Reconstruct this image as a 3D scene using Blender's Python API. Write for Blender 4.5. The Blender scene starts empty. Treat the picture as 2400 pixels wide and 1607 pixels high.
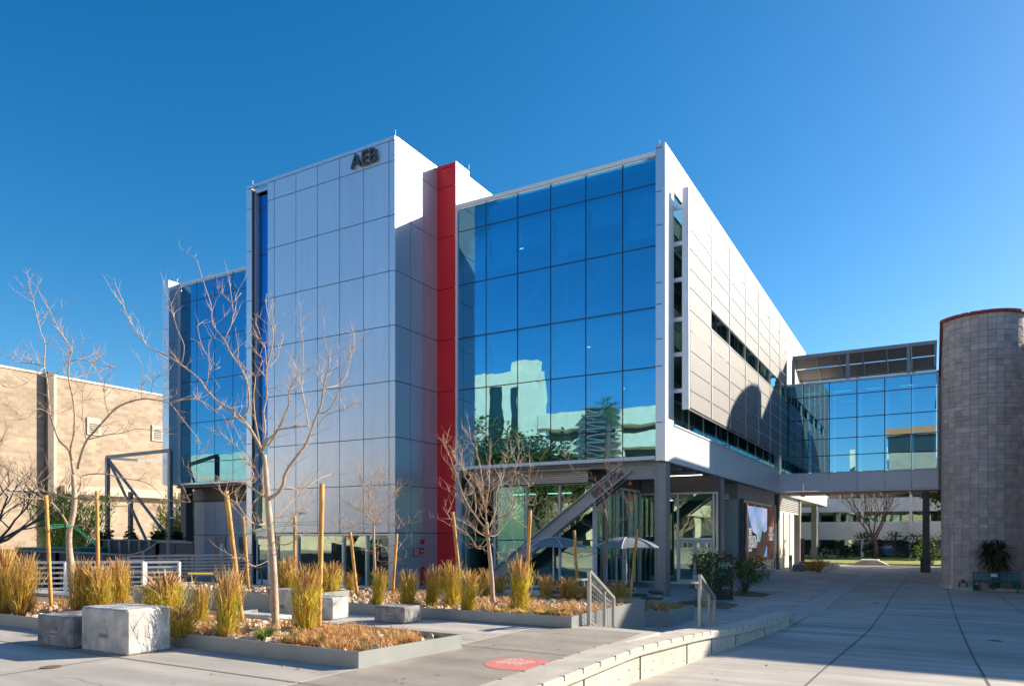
import bpy, math, random
from mathutils import Vector, Matrix, noise
R_ = math.radians
scene = bpy.context.scene
col = scene.collection
# ------------------------------------------------------------------ camera
YAW = 29.70; FOC = 1703.0; YH = 1251.5; CH = 2.6
_a = R_(YAW)
FW = (-math.sin(_a), math.cos(_a)); RT = (math.cos(_a), math.sin(_a))
CX = -(FW[0]*30.2 + RT[0]*30.2*359/FOC); CY = -(FW[1]*30.2 + RT[1]*30.2*359/FOC)
cd = bpy.data.cameras.new('camera'); cam = bpy.data.objects.new('camera', cd); col.objects.link(cam)
cam.location = (CX, CY, CH); cam.rotation_euler = (R_(90), 0, _a)
cd.sensor_width = 36; cd.lens = FOC/2400*36; cd.shift_y = (YH-803.5)/2400; cd.clip_start = .1; cd.clip_end = 3000
scene.camera = cam
# ------------------------------------------------------------------ sky, sun, exposure
SUND = Vector((-1.1, -1.25, -.80)).normalized()
EL = math.asin(-SUND.z); AZ = math.atan2(-SUND.x, -SUND.y)
w = bpy.data.worlds.new('World'); scene.world = w; w.use_nodes = True
nt = w.node_tree; nt.nodes.clear()
sky = nt.nodes.new('ShaderNodeTexSky'); sky.sky_type = 'NISHITA'; sky.sun_disc = False
sky.sun_elevation = EL; sky.sun_rotation = AZ; sky.altitude = 600; sky.air_density = 1.0; sky.dust_density = .9; sky.ozone_density = 3.0
hs = nt.nodes.new('ShaderNodeHueSaturation'); hs.inputs['Hue'].default_value = .495; hs.inputs['Saturation'].default_value = 1.38; hs.inputs['Value'].default_value = .72
bg = nt.nodes.new('ShaderNodeBackground'); bg.inputs['Strength'].default_value = .125
wo = nt.nodes.new('ShaderNodeOutputWorld')
nt.links.new(sky.outputs[0], hs.inputs['Color']); nt.links.new(hs.outputs[0], bg.inputs[0]); nt.links.new(bg.outputs[0], wo.inputs[0])
sl = bpy.data.lights.new('sun', 'SUN'); sl.energy = 5.0; sl.angle = R_(.5); sl.color = (1, .87, .70)
so = bpy.data.objects.new('sun', sl); col.objects.link(so); so.rotation_euler = SUND.to_track_quat('-Z', 'Y').to_euler(); so.location = (0, 0, 60)
vs = scene.view_settings; vs.view_transform = 'Standard'; vs.look = 'None'; vs.gamma = 1; vs.exposure = 1.0
scene.render.resolution_x = 1024; scene.render.resolution_y = 685
scene.cycles.sample_clamp_direct = 3.0; scene.cycles.max_bounces = 8; scene.cycles.transparent_max_bounces = 24
# ------------------------------------------------------------------ pixel rays -> world points
def onY(y0, u, v=YH):
    k = (u-1200)/FOC; rx, ry = FW[0]+RT[0]*k, FW[1]+RT[1]*k; t = (y0-CY)/ry
    return Vector((CX+t*rx, y0, CH+t*(YH-v)/FOC))
def onX(x0, u, v=YH):
    k = (u-1200)/FOC; rx, ry = FW[0]+RT[0]*k, FW[1]+RT[1]*k; t = (x0-CX)/rx
    return Vector((x0, CY+t*ry, CH+t*(YH-v)/FOC))
def at(t, u, v=YH):
    k = (u-1200)/FOC
    return Vector((CX+t*(FW[0]+RT[0]*k), CY+t*(FW[1]+RT[1]*k), CH+t*(YH-v)/FOC))
def onZ(z0, u, v): return at((z0-CH)*FOC/(YH-v), u, v)
def zw(y): return .62 if y < -20 else max(0., .62*(-1-y)/19)
def zg(x, y):
    b = min(1, max(0, (x-2.5)/4)); return b*b*(3-2*b)*zw(y)
def onG(u, v):
    z = 0
    for i in range(60):
        p = onZ(z, u, v); z = .5*z+.5*zg(p.x, p.y)
    return p
# ------------------------------------------------------------------ mesh helpers
class MB:
    def __init__(s): s.v = []; s.f = []; s.c = []; s.cc = None
    def vert(s, p, c=None): s.v.append(tuple(p)); s.c.append(c or s.cc or (1, 1, 1)); return len(s.v)-1
    def face(s, pts, c=None): s.f.append([s.vert(p, c) for p in pts]); return s
    def box(s, x0, y0, z0, x1, y1, z1):
        if x0 > x1: x0, x1 = x1, x0
        if y0 > y1: y0, y1 = y1, y0
        if z0 > z1: z0, z1 = z1, z0
        i = [s.vert(p) for p in ((x0,y0,z0),(x1,y0,z0),(x1,y1,z0),(x0,y1,z0),(x0,y0,z1),(x1,y0,z1),(x1,y1,z1),(x0,y1,z1))]
        for q in ((0,3,2,1),(4,5,6,7),(0,1,5,4),(1,2,6,5),(2,3,7,6),(3,0,4,7)): s.f.append([i[k] for k in q])
        return s
    def bbox(s, x0, y0, z0, x1, y1, z1, b=.02):     # bevelled box
        if x0 > x1: x0, x1 = x1, x0
        if y0 > y1: y0, y1 = y1, y0
        if z0 > z1: z0, z1 = z1, z0
        X = ((x0, x0+b, x1-b, x1), (y0, y0+b, y1-b, y1), (z0, z0+b, z1-b, z1))
        V = {}
        for i in (0,1):
            for j in (0,1):
                for k in (0,1):
                    for ax in range(3):
                        p = [X[0][2 if i else 1], X[1][2 if j else 1], X[2][2 if k else 1]]
                        p[ax] = X[ax][3 if (i,j,k)[ax] else 0]
                        V[i,j,k,ax] = s.vert(p)
        for ax in range(3):
            o = [a for a in range(3) if a != ax]
            for e in (0,1):
                q = []
                for (a, c) in ((0,0),(1,0),(1,1),(0,1)):
                    idx = [0,0,0]; idx[ax] = e; idx[o[0]] = a; idx[o[1]] = c; q.append(V[tuple(idx)+(ax,)])
                s.f.append(q if (e == 1) ^ (ax == 1) else q[::-1])
            for a in (0,1):
                for c in (0,1):
                    i0 = [0,0,0]; i1 = [0,0,0]; i0[o[0]] = i1[o[0]] = a; i0[o[1]] = i1[o[1]] = c; i1[ax] = 1
                    q = [V[tuple(i0)+(o[0],)], V[tuple(i1)+(o[0],)], V[tuple(i1)+(o[1],)], V[tuple(i0)+(o[1],)]]
                    s.f.append(q)
        for i in (0,1):
            for j in (0,1):
                for k in (0,1): s.f.append([V[i,j,k,0], V[i,j,k,1], V[i,j,k,2]])
        return s
    def beam(s, a, b, w, h, up=Vector((0, 0, 1))):
        a = Vector(a); b = Vector(b); d = (b-a).normalized(); r = d.cross(up)
        if r.length < 1e-4: r = Vector((1, 0, 0))
        r.normalize(); u = r.cross(d)
        i = [s.vert(p + r*sx*w/2 + u*sz*h/2) for p in (a, b) for sx, sz in ((-1,-1),(1,-1),(1,1),(-1,1))]
        for q in ((0,1,2,3),(7,6,5,4),(0,4,5,1),(1,5,6,2),(2,6,7,3),(3,7,4,0)): s.f.append([i[k] for k in q])
        return s
    def tube(s, pts, rs, n=6, cap=True):
        pts = [Vector(p) for p in pts]
        if not hasattr(rs, '__len__'): rs = [rs]*len(pts)
        rings = []; ref = None
        for k, p in enumerate(pts):
            d = (pts[min(k+1, len(pts)-1)] - pts[max(k-1, 0)])
            if d.length < 1e-6: d = Vector((0, 0, 1))
            d.normalize()
            if ref is None: ref = d.orthogonal().normalized()
            ref = (ref - d*ref.dot(d))
            ref = ref.normalized() if ref.length > 1e-5 else d.orthogonal().normalized()
            b = d.cross(ref)
            rings.append([s.vert(p + (ref*math.cos(2*math.pi*j/n) + b*math.sin(2*math.pi*j/n))*rs[k]) for j in range(n)])
        for k in range(len(rings)-1):
            for j in range(n): s.f.append([rings[k][j], rings[k][(j+1) % n], rings[k+1][(j+1) % n], rings[k+1][j]])
        if cap: s.f.append(rings[0][::-1]); s.f.append(rings[-1])
        return s
    def prism(s, poly, z0, z1):
        n = len(poly); a = [s.vert((p[0], p[1], z0)) for p in poly]; b = [s.vert((p[0], p[1], z1)) for p in poly]
        s.f.append(a[::-1]); s.f.append(b)
        for i in range(n): s.f.append([a[i], a[(i+1) % n], b[(i+1) % n], b[i]])
        return s
    def build(s, name, m, parent=None, smooth=False, label=None):
        o = Vector((0, 0, 0)) if parent is None else WORLD.get(parent.name, Vector((0, 0, 0)))
        me = bpy.data.meshes.new(name); me.from_pydata([(v[0]-o.x, v[1]-o.y, v[2]-o.z) for v in s.v], [], s.f)
        if any(c != (1, 1, 1) for c in s.c):
            at_ = me.color_attributes.new('Col', 'FLOAT_COLOR', 'POINT')
            at_.data.foreach_set('color', [q for c in s.c for q in (c[0], c[1], c[2], 1.)])
        me.materials.append(m); me.validate(); me.update()
        if smooth: me.polygons.foreach_set('use_smooth', [True]*len(me.polygons))
        ob = bpy.data.objects.new(name, me); col.objects.link(ob)
        if parent is not None: ob.parent = parent; WORLD[ob.name] = o
        if label: ob['label'] = label
        return ob
WORLD = {}
def tag(o, label=None, cat=None, group=None, kind=None):
    if label: o['label'] = label
    if cat: o['category'] = cat
    if group: o['group'] = group
    if kind: o['kind'] = kind
    return o
def thing(name, label, cat, loc=(0, 0, 0), group=None):
    e = bpy.data.objects.new(name, None); col.objects.link(e); e.location = loc; e.empty_display_size = .2
    WORLD[e.name] = Vector(loc); return tag(e, label, cat, group)
def copy_tree(o, parent=None):
    c = o.copy(); col.objects.link(c); c.parent = parent
    for ch in list(o.children): copy_tree(ch, c)
    return c
def struct(name, mb, m, smooth=False): return tag(mb.build(name, m, None, smooth), kind='structure')
# ------------------------------------------------------------------ materials
def mat(name, c, rough=.6, metal=0., var=.12, vscale=3., bump=0., bscale=30., spec=.5, attr=False, stretch=None, detail=4, c2=None):
    m = bpy.data.materials.new(name); m.use_nodes = True; n = m.node_tree; L = n.links
    b = n.nodes['Principled BSDF']; b.inputs['Roughness'].default_value = rough; b.inputs['Metallic'].default_value = metal
    b.inputs['Specular IOR Level'].default_value = spec
    tc = n.nodes.new('ShaderNodeTexCoord'); mp = n.nodes.new('ShaderNodeMapping'); L.new(tc.outputs['Object'], mp.inputs[0])
    if stretch: mp.inputs['Scale'].default_value = stretch
    no = n.nodes.new('ShaderNodeTexNoise'); no.inputs['Scale'].default_value = vscale; no.inputs['Detail'].default_value = detail; L.new(mp.outputs[0], no.inputs['Vector'])
    mx = n.nodes.new('ShaderNodeMix'); mx.data_type = 'RGBA'
    A = tuple(max(0, x*(1-var)) for x in c)+(1,); B = tuple(min(1, x*(1+var)) for x in c)+(1,)
    if c2: B = tuple(c2)+(1,); A = tuple(c)+(1,)
    mx.inputs[6].default_value = A; mx.inputs[7].default_value = B
    cr = n.nodes.new('ShaderNodeMapRange'); cr.inputs[1].default_value = .3; cr.inputs[2].default_value = .7; L.new(no.outputs[0], cr.inputs[0]); L.new(cr.outputs[0], mx.inputs[0])
    out = mx.outputs[2]
    if attr:
        at_ = n.nodes.new('ShaderNodeAttribute'); at_.attribute_name = 'Col'
        m2 = n.nodes.new('ShaderNodeMix'); m2.data_type = 'RGBA'; m2.blend_type = 'MULTIPLY'; m2.inputs[0].default_value = 1
        L.new(at_.outputs[0], m2.inputs[6]); L.new(out, m2.inputs[7]); out = m2.outputs[2]
    L.new(out, b.inputs['Base Color'])
    if bump:
        nb = n.nodes.new('ShaderNodeTexNoise'); nb.inputs['Scale'].default_value = bscale; nb.inputs['Detail'].default_value = 5; L.new(mp.outputs[0], nb.inputs['Vector'])
        bu = n.nodes.new('ShaderNodeBump'); bu.inputs['Strength'].default_value = bump; bu.inputs['Distance'].default_value = .02; L.new(nb.outputs[0], bu.inputs['Height']); L.new(bu.outputs[0], b.inputs['Normal'])
    return m
def emis(name, c, s):
    m = mat(name, c, .5); b = m.node_tree.nodes['Principled BSDF']
    b.inputs['Emission Color'].default_value = tuple(c)+(1,); b.inputs['Emission Strength'].default_value = s; return m
def glass(name, refl, trans, r0=.3, wav=.02, wsc=.35):
    m = bpy.data.materials.new(name); m.use_nodes = True; n = m.node_tree; L = n.links; n.nodes.clear()
    o = n.nodes.new('ShaderNodeOutputMaterial'); mx = n.nodes.new('ShaderNodeMixShader'); g = n.nodes.new('ShaderNodeBsdfGlossy'); t = n.nodes.new('ShaderNodeBsdfTransparent')
    g.inputs['Color'].default_value = tuple(refl)+(1,); g.inputs['Roughness'].default_value = 0.0; t.inputs['Color'].default_value = tuple(trans)+(1,)
    fr = n.nodes.new('ShaderNodeFresnel'); fr.inputs['IOR'].default_value = 1.6
    ma = n.nodes.new('ShaderNodeMath'); ma.operation = 'MULTIPLY_ADD'; ma.use_clamp = True; ma.inputs[1].default_value = 1-r0; ma.inputs[2].default_value = r0; L.new(fr.outputs[0], ma.inputs[0])
    tc = n.nodes.new('ShaderNodeTexCoord'); no = n.nodes.new('ShaderNodeTexNoise'); no.inputs['Scale'].default_value = wsc; no.inputs['Detail'].default_value = 1.5; L.new(tc.outputs['Object'], no.inputs['Vector'])
    bu = n.nodes.new('ShaderNodeBump'); bu.inputs['Strength'].default_value = 1; bu.inputs['Distance'].default_value = wav; L.new(no.outputs[0], bu.inputs['Height'])
    L.new(bu.outputs[0], g.inputs['Normal'])
    L.new(ma.outputs[0], mx.inputs[0]); L.new(t.outputs[0], mx.inputs[1]); L.new(g.outputs[0], mx.inputs[2]); L.new(mx.outputs[0], o.inputs[0])
    return m
def bricks(name, c1, c2, mortar, wd, ht, axes, off=.5, bump=.4, msize=.012):
    m = bpy.data.materials.new(name); m.use_nodes = True; n = m.node_tree; L = n.links; b = n.nodes['Principled BSDF']; b.inputs['Roughness'].default_value = .85
    tc = n.nodes.new('ShaderNodeTexCoord'); sp = n.nodes.new('ShaderNodeSeparateXYZ'); cb = n.nodes.new('ShaderNodeCombineXYZ'); L.new(tc.outputs['Object'], sp.inputs[0])
    L.new(sp.outputs[axes[0]], cb.inputs[0]); L.new(sp.outputs[axes[1]], cb.inputs[1])
    br = n.nodes.new('ShaderNodeTexBrick'); L.new(cb.outputs[0], br.inputs[0]); br.offset = off
    br.inputs['Color1'].default_value = tuple(c1)+(1,); br.inputs['Color2'].default_value = tuple(c2)+(1,); br.inputs['Mortar'].default_value = tuple(mortar)+(1,)
    br.inputs['Scale'].default_value = 1; br.inputs['Brick Width'].default_value = wd; br.inputs['Row Height'].default_value = ht; br.inputs['Mortar Size'].default_value = msize
    no = n.nodes.new('ShaderNodeTexNoise'); no.inputs['Scale'].default_value = .5; L.new(tc.outputs['Object'], no.inputs[0])
    m2 = n.nodes.new('ShaderNodeMix'); m2.data_type = 'RGBA'; m2.blend_type = 'MULTIPLY'; m2.inputs[0].default_value = .5; L.new(br.outputs[0], m2.inputs[6]); L.new(no.outputs[0], m2.inputs[7])
    L.new(m2.outputs[2], b.inputs['Base Color'])
    bu = n.nodes.new('ShaderNodeBump'); bu.inputs['Strength'].default_value = bump; bu.inputs['Distance'].default_value = .02; L.new(br.outputs[1], bu.inputs['Height']); bu.invert = True; L.new(bu.outputs[0], b.inputs['Normal'])
    return m
M = {}
M['concrete'] = mat('pavement_concrete', (.45, .42, .375), .8, var=.24, vscale=.8, bump=.25, bscale=60, stretch=(.3, 2.6, 1), detail=10)
def stains(m, sc=.35, spots=True):
    n = m.node_tree; L = n.links; b = n.nodes['Principled BSDF']; src = b.inputs['Base Color'].links[0].from_socket
    tc = n.nodes.new('ShaderNodeTexCoord'); no = n.nodes.new('ShaderNodeTexNoise'); no.inputs['Scale'].default_value = sc; no.inputs['Detail'].default_value = 9; no.inputs['Roughness'].default_value = .65; L.new(tc.outputs['Object'], no.inputs[0])
    mr = n.nodes.new('ShaderNodeMapRange'); mr.inputs[1].default_value = .35; mr.inputs[2].default_value = .65; mr.inputs[3].default_value = .78; mr.inputs[4].default_value = 1.08; L.new(no.outputs[0], mr.inputs[0])
    mm = n.nodes.new('ShaderNodeVectorMath'); mm.operation = 'SCALE'; L.new(src, mm.inputs[0]); L.new(mr.outputs[0], mm.inputs['Scale']); out = mm.outputs[0]
    if spots:
        vo = n.nodes.new('ShaderNodeTexVoronoi'); vo.inputs['Scale'].default_value = 1.6; L.new(tc.outputs['Object'], vo.inputs['Vector'])
        m3 = n.nodes.new('ShaderNodeMapRange'); m3.inputs[1].default_value = .02; m3.inputs[2].default_value = .045; m3.inputs[3].default_value = .45; m3.inputs[4].default_value = 1; L.new(vo.outputs['Distance'], m3.inputs[0])
        m4 = n.nodes.new('ShaderNodeVectorMath'); m4.operation = 'SCALE'; L.new(out, m4.inputs[0]); L.new(m3.outputs[0], m4.inputs['Scale']); out = m4.outputs[0]
    L.new(out, b.inputs['Base Color'])
stains(M['concrete'])
M['concrete2'] = mat('wall_concrete', (.50, .465, .40), .8, var=.16, vscale=2.5, bump=.3, bscale=40, detail=8)
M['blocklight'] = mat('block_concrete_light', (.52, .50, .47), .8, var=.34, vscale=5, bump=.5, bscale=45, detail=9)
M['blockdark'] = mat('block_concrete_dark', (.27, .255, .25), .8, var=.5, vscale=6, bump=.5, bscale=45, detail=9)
M['joint'] = mat('joint_dark', (.13, .12, .105), .9)
M['jointlight'] = mat('joint_light', (.6, .56, .48), .9)
M['panel'] = mat('silver_panel', (.60, .64, .70), .30, metal=.6, var=.02, vscale=.6)
M['panelg'] = mat('silver_panel_glossy', (.52, .60, .66), .30, metal=.55, var=.03, vscale=.9, attr=True)
M['panelv'] = mat('silver_panel_varied', (.60, .65, .73), .34, metal=.62, var=.035, vscale=.9, attr=True, stretch=(2.5, 2.5, .25))
M['panelw'] = mat('white_panel', (.72, .73, .75), .4, metal=.0, var=.02, vscale=.5)
M['red'] = mat('red_panel', (.78, .014, .02), .45, metal=.0, var=.06, vscale=.5)
M['backing'] = mat('joint_backing', (.045, .05, .055), .8)
M['alu'] = mat('aluminium', (.62, .63, .66), .38, metal=.6, var=.04)
M['alud'] = mat('dark_mullion', (.03, .045, .075), .5, metal=.3)
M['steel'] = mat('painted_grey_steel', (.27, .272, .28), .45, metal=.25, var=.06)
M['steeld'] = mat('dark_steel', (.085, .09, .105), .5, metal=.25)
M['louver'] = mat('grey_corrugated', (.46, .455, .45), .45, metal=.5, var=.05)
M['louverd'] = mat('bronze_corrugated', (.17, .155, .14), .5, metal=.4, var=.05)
M['soffit'] = mat('soffit_grey', (.20, .20, .21), .7)
M['soffitred'] = mat('soffit_brown', (.28, .12, .10), .7)
M['gblue'] = glass('blue_coated_glass', (.38, .74, .92), (.40, .82, .94), .34, .004, .6)
M['gwing'] = glass('wing_glass', (.20, .56, .82), (.10, .30, .40), .45, .004, .5)
M['gdeep'] = glass('deep_blue_glass', (.10, .38, .78), (.10, .25, .42), .5, .004, .5)
M['gground'] = glass('clear_green_glass', (.74, .96, .88), (.34, .58, .52), .24, .004, .5)
M['gbridge'] = glass('bridge_glass', (.38, .74, .94), (.15, .42, .52), .5, .003, .4)
M['gside'] = glass('side_glass', (.50, .92, .92), (.22, .50, .50), .5, .004, .4)
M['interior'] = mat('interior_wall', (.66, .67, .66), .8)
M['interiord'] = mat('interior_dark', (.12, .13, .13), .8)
M['blind'] = mat('roller_blind_cloth', (.9, .9, .9), .9)
M['lamp'] = emis('ceiling_tube', (1, .97, .85), 2.2)
M['screen'] = mat('perforated_screen', (.165, .164, .16), .55, metal=.25, var=.05, vscale=2, bump=.6, bscale=24, stretch=(1, 1, 6))
M['roof'] = mat('roof_membrane', (.6, .6, .6), .8)
M['planter'] = mat('planter_steel', (.33, .35, .34), .45, metal=.35, var=.08, vscale=2)
M['rail'] = mat('galvanised_steel', (.40, .40, .385), .4, metal=.55, var=.08)
M['railw'] = mat('pale_painted_rail', (.62, .64, .64), .45, metal=.2)
M['wood'] = mat('stake_wood', (.58, .31, .08), .75, var=.45, vscale=4, stretch=(6, 6, .8), bump=.4, bscale=20)
M['bark'] = mat('pale_bark', (.47, .36, .27), .8, var=.25, vscale=9, bump=.5, bscale=30, attr=False)
M['twig'] = mat('twig_bark', (.44, .32, .23), .8, var=.2, vscale=6)
M['barkd'] = mat('dark_bark', (.13, .09, .075), .85, var=.25, vscale=9)
M['barkshade'] = mat('shaded_bark', (.22, .15, .12), .8, var=.2, vscale=6)  # darker copy of the bark: the slim tree's shade is put into its colour
M['tie'] = mat('green_tie', (.02, .38, .24), .5)
M['grass'] = mat('grass_blades', (1., 1., 1.), .6, var=.05, attr=True)
M['leafm'] = None
def translucent(m, k):
    n = m.node_tree; L = n.links; b = n.nodes['Principled BSDF']; o = n.nodes['Material Output']
    t = n.nodes.new('ShaderNodeBsdfTranslucent'); mx = n.nodes.new('ShaderNodeMixShader'); mx.inputs[0].default_value = k
    L.new(b.inputs['Base Color'].links[0].from_socket, t.inputs['Color']); L.new(b.outputs[0], mx.inputs[1]); L.new(t.outputs[0], mx.inputs[2]); L.new(mx.outputs[0], o.inputs[0])
translucent(M['grass'], .55)
M['leaf'] = mat('leaf_green', (.9, .9, .9), .55, var=.15, attr=True)
translucent(M['leaf'], .35)
M['rock'] = mat('tan_rock', (.55, .42, .29), .85, var=.35, vscale=7, bump=.5, bscale=30)
M['soil'] = mat('mulch', (.23, .15, .09), .95, var=.4, vscale=14, bump=.8, bscale=40)
M['lawn'] = mat('lawn_grass', (.24, .28, .05), .9, var=.35, vscale=3, bump=.6, bscale=60)
M['tan'] = bricks('tan_block_wall', (.64, .50, .36), (.44, .34, .245), (.56, .45, .34), .62, .3, (1, 2), .5, .3, .018)
M['tanledge'] = mat('cast_ledge', (.62, .52, .40), .8)
M['cmu'] = mat('split_face_block', (.58, .475, .44), .9, var=.16, vscale=2.5, bump=1., bscale=22, attr=True)
M['cmuf'] = bricks('plain_block_wall', (.42, .34, .31), (.36, .29, .26), (.28, .23, .21), .405, .405, (0, 2), 0, .5, .01)
M['coping'] = mat('red_coping', (.42, .03, .05), .5)
M['white'] = mat('white_precast', (.82, .81, .79), .8, var=.08, vscale=.8)
M['cream'] = mat('cream_precast', (.86, .76, .58), .8, var=.08, vscale=.8)
M['darkwin'] = mat('dark_window', (.025, .035, .03), .12, spec=.8)
M['black'] = mat('black_sign_face', (.018, .018, .02), .4)
M['signred'] = mat('sign_red', (.62, .02, .03), .45)
M['letterw'] = mat('letter_white', (.85, .85, .85), .5)
M['lettergrey'] = mat('letter_grey_metal', (.09, .10, .10), .4, metal=.5)
M['yellow'] = mat('yellow_paint', (.6, .42, .03), .6)
M['greenp'] = mat('green_paint', (.02, .16, .12), .5)
M['bench'] = mat('teal_bench_paint', (.012, .11, .12), .45)
M['canvas'] = mat('umbrella_mesh', (.20, .215, .235), .8, var=.08)
M['tabletop'] = mat('table_dark', (.045, .05, .06), .4, metal=.2)
M['decal'] = mat('floor_decal_red', (.62, .20, .17), .7, var=.1, vscale=6)
M['decalw'] = mat('floor_decal_lettering', (.95, .85, .80), .8)
M['bluebanner'] = mat('blue_banner', (.01, .11, .30), .6, var=.25, vscale=.5)
M['orange'] = mat('terracotta_band', (.5, .22, .1), .7)
M['pipe'] = mat('white_pipe', (.75, .72, .70), .6)
M['palmleaf'] = mat('palm_leaf', (.10, .17, .05), .6)
def text(body, size, parent, name, m, o, ex, ez, depth=.01, align='LEFT', sx=1., label=None, bold=0.):
    """flat lettering: o origin, ex reading direction, ez up direction"""
    cu = bpy.data.curves.new(name, 'FONT'); cu.body = body; cu.size = size; cu.extrude = depth; cu.align_x = align; cu.offset = bold; cu.resolution_u = 2
    ob = bpy.data.objects.new(name+'_tmp', cu); col.objects.link(ob)
    me = bpy.data.meshes.new_from_object(ob.evaluated_get(bpy.context.evaluated_depsgraph_get()))
    bpy.data.objects.remove(ob); ex = Vector(ex).normalized()*sx; ez = Vector(ez).normalized(); en = ex.normalized().cross(ez)
    off = WORLD.get(parent.name, Vector((0,0,0))) if parent else Vector((0,0,0))
    for v in me.vertices:
        c = v.co.copy(); v.co = Vector(o)+ex*c.x+ez*c.y+en*c.z-off
    me.materials.clear(); me.materials.append(m); me.name = name
    r = bpy.data.objects.new(name, me); col.objects.link(r)
    if parent: r.parent = parent
    if label: r['label'] = label
    return r
# ================================================================== GROUND
xs = [-900, -300, -120, -60, -40, -30] + [-24+2*i for i in range(13)] + [2.5+.8*i for i in range(7)] + [9, 12, 16, 22, 30, 45, 80, 200, 900]
xs = sorted(set(xs))
ys = [-900, -300, -120, -70, -45, -30, -24, -20.001] + [-19+1*i for i in range(19)] + [0, 5, 10, 20, 37, 38, 60, 100, 250, 900]
g = MB(); idx = {}
for i, x in enumerate(xs):
    for j, y in enumerate(ys): idx[i, j] = g.vert((x, y, zg(x, y)))
for i in range(len(xs)-1):
    for j in range(len(ys)-1): g.f.append([idx[i, j], idx[i+1, j], idx[i+1, j+1], idx[i, j+1]])
struct('ground', g, M['concrete'])
UP = 1.05
inner = [onZ(UP, 1150+dx, 1607+40) for dx in (0,)]
IN = [(5.57, -40), (5.57, -22.6), (5.58, -21.28), (5.6, -20.2), (5.62, -19.36), (5.72, -18.2)]
p = MB().prism([(-34, -40)] + [(x+.04, y) for x, y in IN] + [(4.35, -17.95), (4.35, -18.2), (-34, -18.2)], -.1, UP)
struct('upper_plaza', p, M['concrete'])
st = MB()
for k in range(6): st.box(4.36, -17.95+.3*k if k else -18.0, -.1, 5.95, -17.95+.3*(k+1), UP-.001-.155*(k+1))
struct('steps', st, M['concrete2'])
def ribbon(mb, pts, w, dz=.006):
    for a, b in zip(pts[:-1], pts[1:]):
        n = max(1, int((b-a).length/.8)); 
        for k in range(n):
            p0 = a.lerp(b, k/n); p1 = a.lerp(b, (k+1)/n); d = (p1-p0); d.z = 0; d.normalize(); s = Vector((-d.y, d.x, 0))*w/2
            q = []
            for P in (p0-s, p1-s, p1+s, p0+s):
                z = (UP if upper else zg(P.x, P.y))+dz; q.append((P.x, P.y, z))
            mb.face(q)
SLB = MB()
for x0, y0, x1, y1 in ((3.78, -23.88, 5.53, -20.98), (3.78, -20.92, 5.55, -18.5), (3.78, -26.55, 5.5, -23.92), (-14, -29.35, .5, -26.65)):
    SLB.face([(x0, y0, UP+.003), (x1, y0, UP+.003), (x1, y1, UP+.003), (x0, y1, UP+.003)])
ms_ = mat('brown_slab', (.32, .285, .24), .8, var=.2, vscale=.8, bump=.25, bscale=60, stretch=(.3, 2.6, 1), detail=10); stains(ms_, .8)
struct('darker_slabs', SLB, ms_)
J = MB(); upper = True
def V3(x, y): return Vector((x, y, 0))
for y in (-23.9, -26.6, -29.4): ribbon(J, [V3(-14, y), V3(5.55, y)], .022)
for y in (-20.95, -18.47): ribbon(J, [V3(3.72 if y < -20 else 1.6, y), V3(5.55, y)], .022)
ribbon(J, [V3(-3, -20.95), V3(3.7, -20.4)], .015)
for x in (-1.9, .55): ribbon(J, [V3(x, -22.95), V3(x+.1, -29)], .018)
struct('pavement_joints', J, M['joint'])
JL = MB(); ribbon(JL, [V3(3.78, -18.5), V3(3.74, -21), V3(3.74, -26)], .03); struct('pale_pavement_joints', JL, M['jointlight'])
upper = False; J = MB(); s3 = .2989
def cr(a, b): return onG(1700+a*s3, 1300+b*s3)
for poly, wd in (([(530,545),(820,380),(1030,250),(1200,140)], .04), ([(600,1050),(800,870),(930,760),(1120,600),(1210,480),(1290,350),(1380,230),(1470,115)], .045),
             ([(2120,1090),(2070,1020),(1960,830),(1860,620),(1790,430),(1740,262)], .045), ([(2115,282),(2200,360),(2342,462)], .04),
             ([(600,548),(1150,588),(2342,660)], .03), ([(200,682),(960,742),(1700,800),(2342,850)], .022), ([(0,788),(900,868),(1960,955),(2342,1000)], .022),
             ([(-120,500),(300,330),(620,215),(930,125)], .025), ([(500,430),(830,260),(1120,130)], .03), ([(820,400),(1780,432)], .02), ([(1030,300),(1750,330)], .015)):
    ribbon(J, [cr(*q) for q in poly], wd*.7)
struct('walkway_joints', J, M['joint'])
# pale drain strip beside the main joint
D = MB(); a = [cr(*q) for q in ((500,430),(830,260),(1120,130))]; b = [cr(*q) for q in ((545,537),(1020,255),(1195,142))]
for k in range(2):
    for h in range(6):
        q = []
        for A, t0 in ((a, h/6), (b, h/6), (b, (h+1)/6), (a, (h+1)/6)):
            P = A[k].lerp(A[k+1], t0); q.append((P.x, P.y, zg(P.x, P.y)+.004))
        D.face(q[::-1])
struct('pale_paving_strip', D, mat('pale_strip', (.43, .41, .37), .8, var=.12, vscale=1.5, bump=.3))
D = MB(); D.face([(p.x, p.y, zg(p.x, p.y)+.005) for p in [cr(*q) for q in ((600,215),(680,196),(830,205),(760,222))][::1]]); struct('patched_slab', D, mat('patch_slab', (.52, .5, .46), .8))
# lawn behind the bridge
L_ = MB().box(-20, 39.5, -.1, 11, 60, .12); struct('lawn', L_, M['lawn'])
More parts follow.
